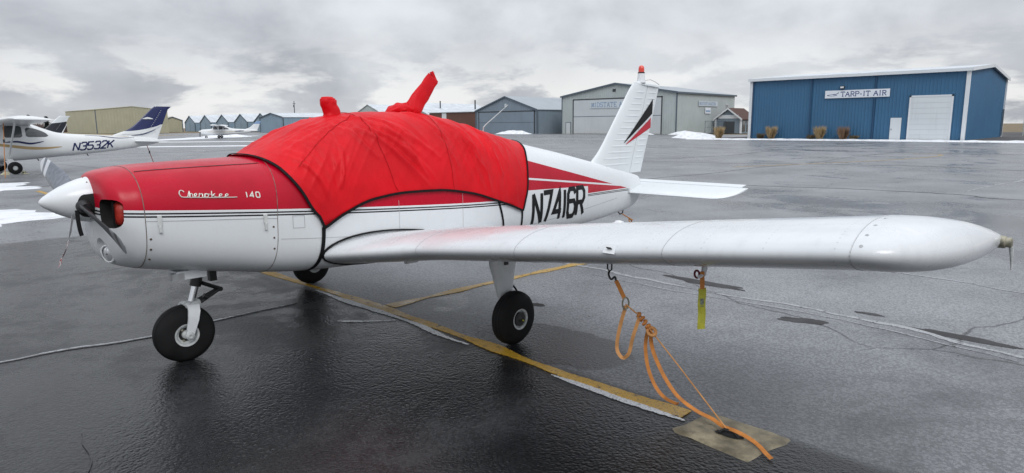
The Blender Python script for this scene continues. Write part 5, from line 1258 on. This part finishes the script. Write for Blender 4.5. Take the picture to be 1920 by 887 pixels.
# ------------------------------------------------------------------ high-wing airplanes
CB = Body([(-2.80, .20, 1.22, .92, 1.05, 2.2, 2.2), (-2.72, .36, 1.32, .74, 1.02, 2.5, 2.5), (-2.3, .46, 1.38, .60, 1.0, 3, 3), (-1.6, .52, 1.43, .50, .98, 3.2, 3.2), (-1.25, .54, 1.47, .47, .98, 3.2, 3.2), (-.75, .56, 1.90, .46, .98, 3.4, 3.4), (.2, .56, 1.96, .46, .98, 3.4, 3.4), (.8, .54, 1.90, .49, .98, 3.2, 3.3),
 (1.3, .48, 1.70, .53, .99, 2.8, 3.0), (1.8, .42, 1.53, .57, 1.0, 2.5, 2.8), (2.4, .355, 1.465, .61, 1.01, 2.4, 2.6), (3.5, .25, 1.405, .71, 1.05, 2.3, 2.4), (4.5, .16, 1.36, .83, 1.09, 2.2, 2.3), (5.3, .09, 1.28, .97, 1.12, 2.2, 2.2), (5.6, .045, 1.2, 1.04, 1.12, 2.1, 2.1)])
AF2 = airfoil(18, .13, .025)
M['cwhite'] = mat_paint('white high-wing paint', (.72, .74, .75), .35, .05, .3, False)
M['navy'] = simple('navy paint', (.010, .018, .085), .3, spec=.3); M['gold'] = simple('tan gold stripe', (.42, .30, .14), .4)
def fin_paint(name, top, bot, f):
    m_, nt, b = newmat(name); co, x, y, z = coords(nt); xx = x - 4.2
    msk = z.gt(xx * xx * f[1] + f[0]); nt.links.new(mixc(nt, msk, bot, top), b.inputs['Base Color']); b.inputs['Roughness'].default_value = .32; b.inputs['Coat Weight'].default_value = .3; return m_
def high_wing(label, loc, rz, finmat, stripes, group='parked high-wing airplanes', detail=True):
    t = thing('high_wing_airplane', label, 'airplane', loc, rz, group)
    mb = MB(); CB.loft(mb, lin(-2.80, -2.6, 8) + lin(-2.5, 5.6, 60), 24, (True, True)); fu = mb.build('fuselage', M['cwhite'], t, smooth=60)
    for side in (-1, 1):
        mb = MB(); rows = []
        for y in lin(.2, 2.5, 6) + lin(2.9, 5.2, 6) + [5.32, 5.40, 5.45, 5.47]:
            f = max(0, (y - 2.5) / 2.97); c = 1.62 - .5 * f; x0 = -.78 + .22 * f; tf = 1 if y < 5.25 else math.sqrt(max(.03, 1 - ((y - 5.25) / .225) ** 2)); z = 1.89 + .035 * (y - .5)
            rows.append([Vector((x0 + u * c, side * y, z + v * c * tf - u * .04 - (.05 * max(0, (y - 5.0) / .47)))) for u, v in AF2])
        mb.grid(rows, cv=True); mb.fan(rows[-1]); wg = mb.build('wing', M['cwhite'], t, smooth=50)
        mb = MB(); mb.tube([(.0, side * .55, .62), (-.05, side * 2.6, 1.93)], .035, 8); mb.build('wing_strut', M['cwhite'], t)
        mb = MB(); rows = []
        for k, (y, z, c) in enumerate(((.40, .55, .22), (.8, .47, .18), (1.2, .35, .14), (1.33, .24, .12))): rows.append([Vector((a, side * y, z + b_)) for a, b_ in ((-c / 2, -.02), (c / 2, -.02), (c / 2, .02), (-c / 2, .02))])
        mb.grid(rows, cv=True); gl_ = mb.build('main_gear_leg', M['cwhite'], t)
        mb = MB(); mb.box((.02, side * 1.28, .36), (.24, .06, .26)); mb.build('gear_fairing', M['cwhite'], gl_)
        mb = MB(); mb.lathe(tyre_prof(.235, .085, .09), (0, side * 1.40, .235), (0, 1, 0), 32); mb.build('tyre', M['rubber'], gl_, smooth=50); mb = MB(); mb.lathe([(.05, .09), (.065, .07), (.07, .001)], (0, side * 1.40, .235), (0, side, 0), 20); mb.build('rim', M['rimpaint'], gl_)
        # windows: patches of glass on the cabin side
        for (xa, xb, za, zb, sh) in ((-.92, -.20, 1.36, 1.80, 0), (-.08, .50, 1.36, 1.80, 0), (.62, 1.38, 1.37, 1.74, .30)):
            mb = MB(); rows = []
            for i in range(13):
                f = i / 12; x_ = xa + (xb - xa) * f; top = zb - (sh * f * f * .9 if sh else 0); bot = za; r_ = .05 * (1 - min(1, min(f, 1 - f) * 10)); rows.append([CB.at(x_, bot + r_ + (max(bot + .02, top) - bot - 2 * r_) * k / 6, side, .006) for k in range(7)])
            mb.grid(rows); wn_ = mb.build('window', M['glass'], t, smooth=60)
    mb = MB(); rows = []
    for i in range(9):
        x_ = -1.22 + .44 * i / 8; rows.append([CB.p(x_, a, -1, .006) for a in lin(R(48), R(89), 8)] + [CB.p(x_, a, 1, .006) for a in lin(R(89), R(48), 8)])
    mb.grid(rows); mb.build('windshield', M['glass'], t, smooth=60)
    # fin
    fl = pchip([1.2, 1.38, 1.46, 1.60, 1.75, 2.2, 2.56, 2.64], [3.6, 3.75, 3.95, 4.35, 4.58, 5.08, 5.46, 5.58]); ft = lambda z: 5.52 + (z - 1.08) * .42 + (.10 if z > 2.5 else 0) * (z - 2.5) / .14
    mb = MB(); rows = [fin_sec(z, fl(z), ft(z), .075 if z < 2.6 else .05) for z in [1.08, 1.2, 1.3, 1.38, 1.42, 1.46, 1.5, 1.6, 1.7, 1.8, 2.0, 2.2, 2.4, 2.5, 2.56, 2.60, 2.64]]
    mb.grid(rows, cv=True); mb.fan(rows[-1]); fi = mb.build('fin', finmat, t, smooth=50)
    for k in range(12):
        z = 1.62 + k * .075; mb = MB(); mb.tube([(fl(z) + (ft(z) - fl(z)) * .62, -.058 + .02 * (z - 1.6), z), (fl(z) + (ft(z) - fl(z)) * .62 + .02, -.058 + .02 * (z - 1.6), z + .01)], .012, 5); mb.build('rivet_dash', M['cwhite'], fi)
    mb = MB(); mb.tube([(5.62, 0, 2.62), (5.63, 0, 2.74)], [.02, .008], 6); mb.build('beacon', B['trim'], fi)
    mb = MB(); rows = []
    for y in [-1.75, -1.72, -1.6] + lin(-1.4, 1.4, 7) + [1.6, 1.72, 1.75]:
        f = abs(y) / 1.75; x0 = 4.55 + .25 * f + (.12 if abs(y) > 1.7 else 0); x1 = 5.62 - .12 * f; rows.append([Vector((x0 + u * (x1 - x0), y, 1.13 + v * (x1 - x0))) for u, v in airfoil(10, .09, 0)])
    mb.grid(rows, cv=True); mb.fan(rows[0]); mb.fan(rows[-1]); mb.build('stabilizer', M['cwhite'], t, smooth=50)
    # nose
    mb = MB(); mb.lathe([(-.36, .005), (-.30, .05), (-.18, .12), (0, .16)], (-2.80, 0, 1.07), (1, 0, 0), 24); mb.build('spinner', M['cwhite'], t, smooth=50)
    for k in range(2):
        a = R(60 + 180 * k); d_ = Vector((0, math.cos(a), math.sin(a))); e_ = Vector((.6, -math.sin(a) * .8, math.cos(a) * .8)); mb = MB(); rows = []
        for r in lin(.1, 1.0, 8): wdt = .075 * (1 - .5 * (r - .3) ** 2) if r < .98 else .03; rows.append([Vector((-2.9, 0, 1.07)) + d_ * r + e_ * wdt + Vector((.01, 0, 0)), Vector((-2.9, 0, 1.07)) + d_ * r - e_ * wdt + Vector((.01, 0, 0)), Vector((-2.9, 0, 1.07)) + d_ * r - e_ * wdt - Vector((.01, 0, 0)), Vector((-2.9, 0, 1.07)) + d_ * r + e_ * wdt - Vector((.01, 0, 0))])
        mb.grid(rows, cv=True); mb.fan(rows[-1]); mb.build('propeller_blade', M['darkmetal'], t)
    mb = MB(); mb.tube([(-2.0, 0, .7), (-2.05, 0, .28)], .05, 10); ns = mb.build('nose_strut', M['cwhite'], t); mb = MB(); mb.lathe(tyre_prof(.2, .075, .08), (-2.06, 0, .2), (0, 1, 0), 28); mb.build('tyre', M['rubber'], ns, smooth=50)
    mb = MB(); mb.tube([(1.95, 0, 1.50), (2.15, -.02, 1.86)], [.018, .006], 6); mb.build('antenna', M['cwhite'], t)
    for x_ in (1.0, 2.75): mb = MB(); mb.tube([(x_, 0, CB.zb(x_) + .02), (x_ + .05, 0, CB.zb(x_) - .08)], .02, 6); mb.build('belly_antenna', M['darkmetal'], t)
    for (pts, wd, mt) in stripes:
        for side in (-1, 1):
            P = catmull([(a, 0, b_) for a, b_ in pts], 8); n_ = len(P); mb = MB(); mb.ribbon([CB.at(p.x, p.z, side, .002) for p in P], [CB.n_at(p.x, p.z, side) for p in P], [max(.006, wd * math.sin(math.pi * min(1, (i + .4) / n_)) ** .7) for i in range(n_)], .003); mb.build('stripe', M[mt], fu)
    return t, fu, fi
t, fu, fi = high_wing('white high-wing airplane with dark blue tail reading N3532K at the left edge', (3.65, 27.3, 0), 0, fin_paint('navy fin over white', (.010, .018, .095), (.72, .74, .75), (1.56, .11)),
    [([(-1.8, 1.16), (-.6, 1.13), (.6, .96), (1.2, .93), (1.8, .97)], .11, 'gold'), ([(-.1, 1.18), (.3, 1.20), (.75, 1.12), (1.2, 1.20)], .075, 'navy'), ([(2.7, 1.40), (3.2, 1.375), (3.9, 1.28), (4.6, 1.29)], .035, 'navy'), ([(3.2, 1.385), (3.9, 1.36), (4.4, 1.32)], .02, 'gold')])
text('N3532K', 2.18, .80, .205, .30, .055, .055, lambda u, v: CB.at(u, v + .060 * (u - 2.2), -1, .006), M['navy'], fu, slant=.30, seg=.04)
mb = MB(); P = catmull([(4.15, 0, 1.43), (4.8, 0, 1.46), (5.3, 0, 1.60), (5.75, 0, 1.84)], 8); mb.ribbon([p + Vector((0, -.075 + .008 * i * .1, 0)) for i, p in enumerate(P)], (0, -1, 0), [.01 + .05 * math.sin(math.pi * i / len(P)) for i in range(len(P))], .004); mb.build('stripe', M['cwhite'], fi)
mb = MB(); P = catmull([(4.5, 0, 1.375), (5.0, 0, 1.43), (5.5, 0, 1.62)], 8); mb.ribbon([p + Vector((0, -.085, 0)) for i, p in enumerate(P)], (0, -1, 0), [.008 + .03 * math.sin(math.pi * i / len(P)) for i in range(len(P))], .004); mb.build('stripe', M['navy'], fi)
mb = MB(); P = [(5.0 + .45 * k / 8, -.085, 2.13 - .01 * abs(k - 4)) for k in range(9)]; mb.ribbon(P, (0, -1, 0), [.01 + .07 * math.sin(math.pi * k / 8) for k in range(9)], .004); mb.build('emblem', M['cwhite'], fi)
for sx_, lab in ((-.34, 'pale wheel chock ahead of the near wheel of the dark-blue-tailed airplane'), (.30, 'pale wheel chock behind the near wheel of the dark-blue-tailed airplane')):
    mb = MB(); sg_ = 1 if sx_ < 0 else -1; mb.prism([(-.12, -.16, 0), (.12, -.16, 0), (.12 * sg_, -.16, .10), (.02 * sg_, -.16, .12)], (0, .32, 0)); o = mb.build('wheel_chock', simple('pale chock', (.52, .50, .36), .6, nscale=20)); o.location = (3.65 + sx_, 25.9, 0.001); tag(o, lab, 'chock', 'wheel chocks')
for (x_, y_, z_, x2, y2, lab) in ((8.75, 27.3, .98, 8.95, 27.1, 'thin red rope from the dark-blue-tailed airplane to the ground'), (3.25, 24.6, 1.95, 3.0, 24.0, 'orange rope under the wing at the left picture edge')):
    t = thing('tie_down_rope', lab, 'rope', (x2, y2, 0)); mb = MB(); mb.tube([(x_ - x2, y_ - y2, z_), (0, 0, 0)], .014, 6); mb.build('line', simple('rope', (.30, .06, .04) if x_ > 5 else (.5, .22, .08), .8), t); mb = MB(); f = .35; mb.tube([((x_ - x2) * (1 - f), (y_ - y2) * (1 - f), z_ * (1 - f) + .06), ((x_ - x2) * (1 - f), (y_ - y2) * (1 - f), z_ * (1 - f) - .06)], .03, 8); mb.build('knot', M['darkmetal'], t)
high_wing('white high-wing airplane with black tail stripe behind the dark-blue-tailed one', (6.4, 55.5, 0), 0, fin_paint('black lower fin', (.70, .73, .75), (.012, .014, .022), (2.05, .05)), [([(-1.5, 1.1), (.5, 1.0), (2.5, 1.0)], .10, 'navy')])
high_wing('distant white high-wing airplane with blue tail in front of the gabled sheds', (43.9, 102.1, 0), R(-31.5), fin_paint('pale blue fin top', (.22, .34, .55), (.72, .74, .76), (2.2, .0)), [([(-1.8, 1.0), (.5, .98), (2.6, 1.02)], .07, 'gold'), ([(2.2, 1.08), (3.0, 1.10), (3.6, 1.12)], .16, 'navy')])
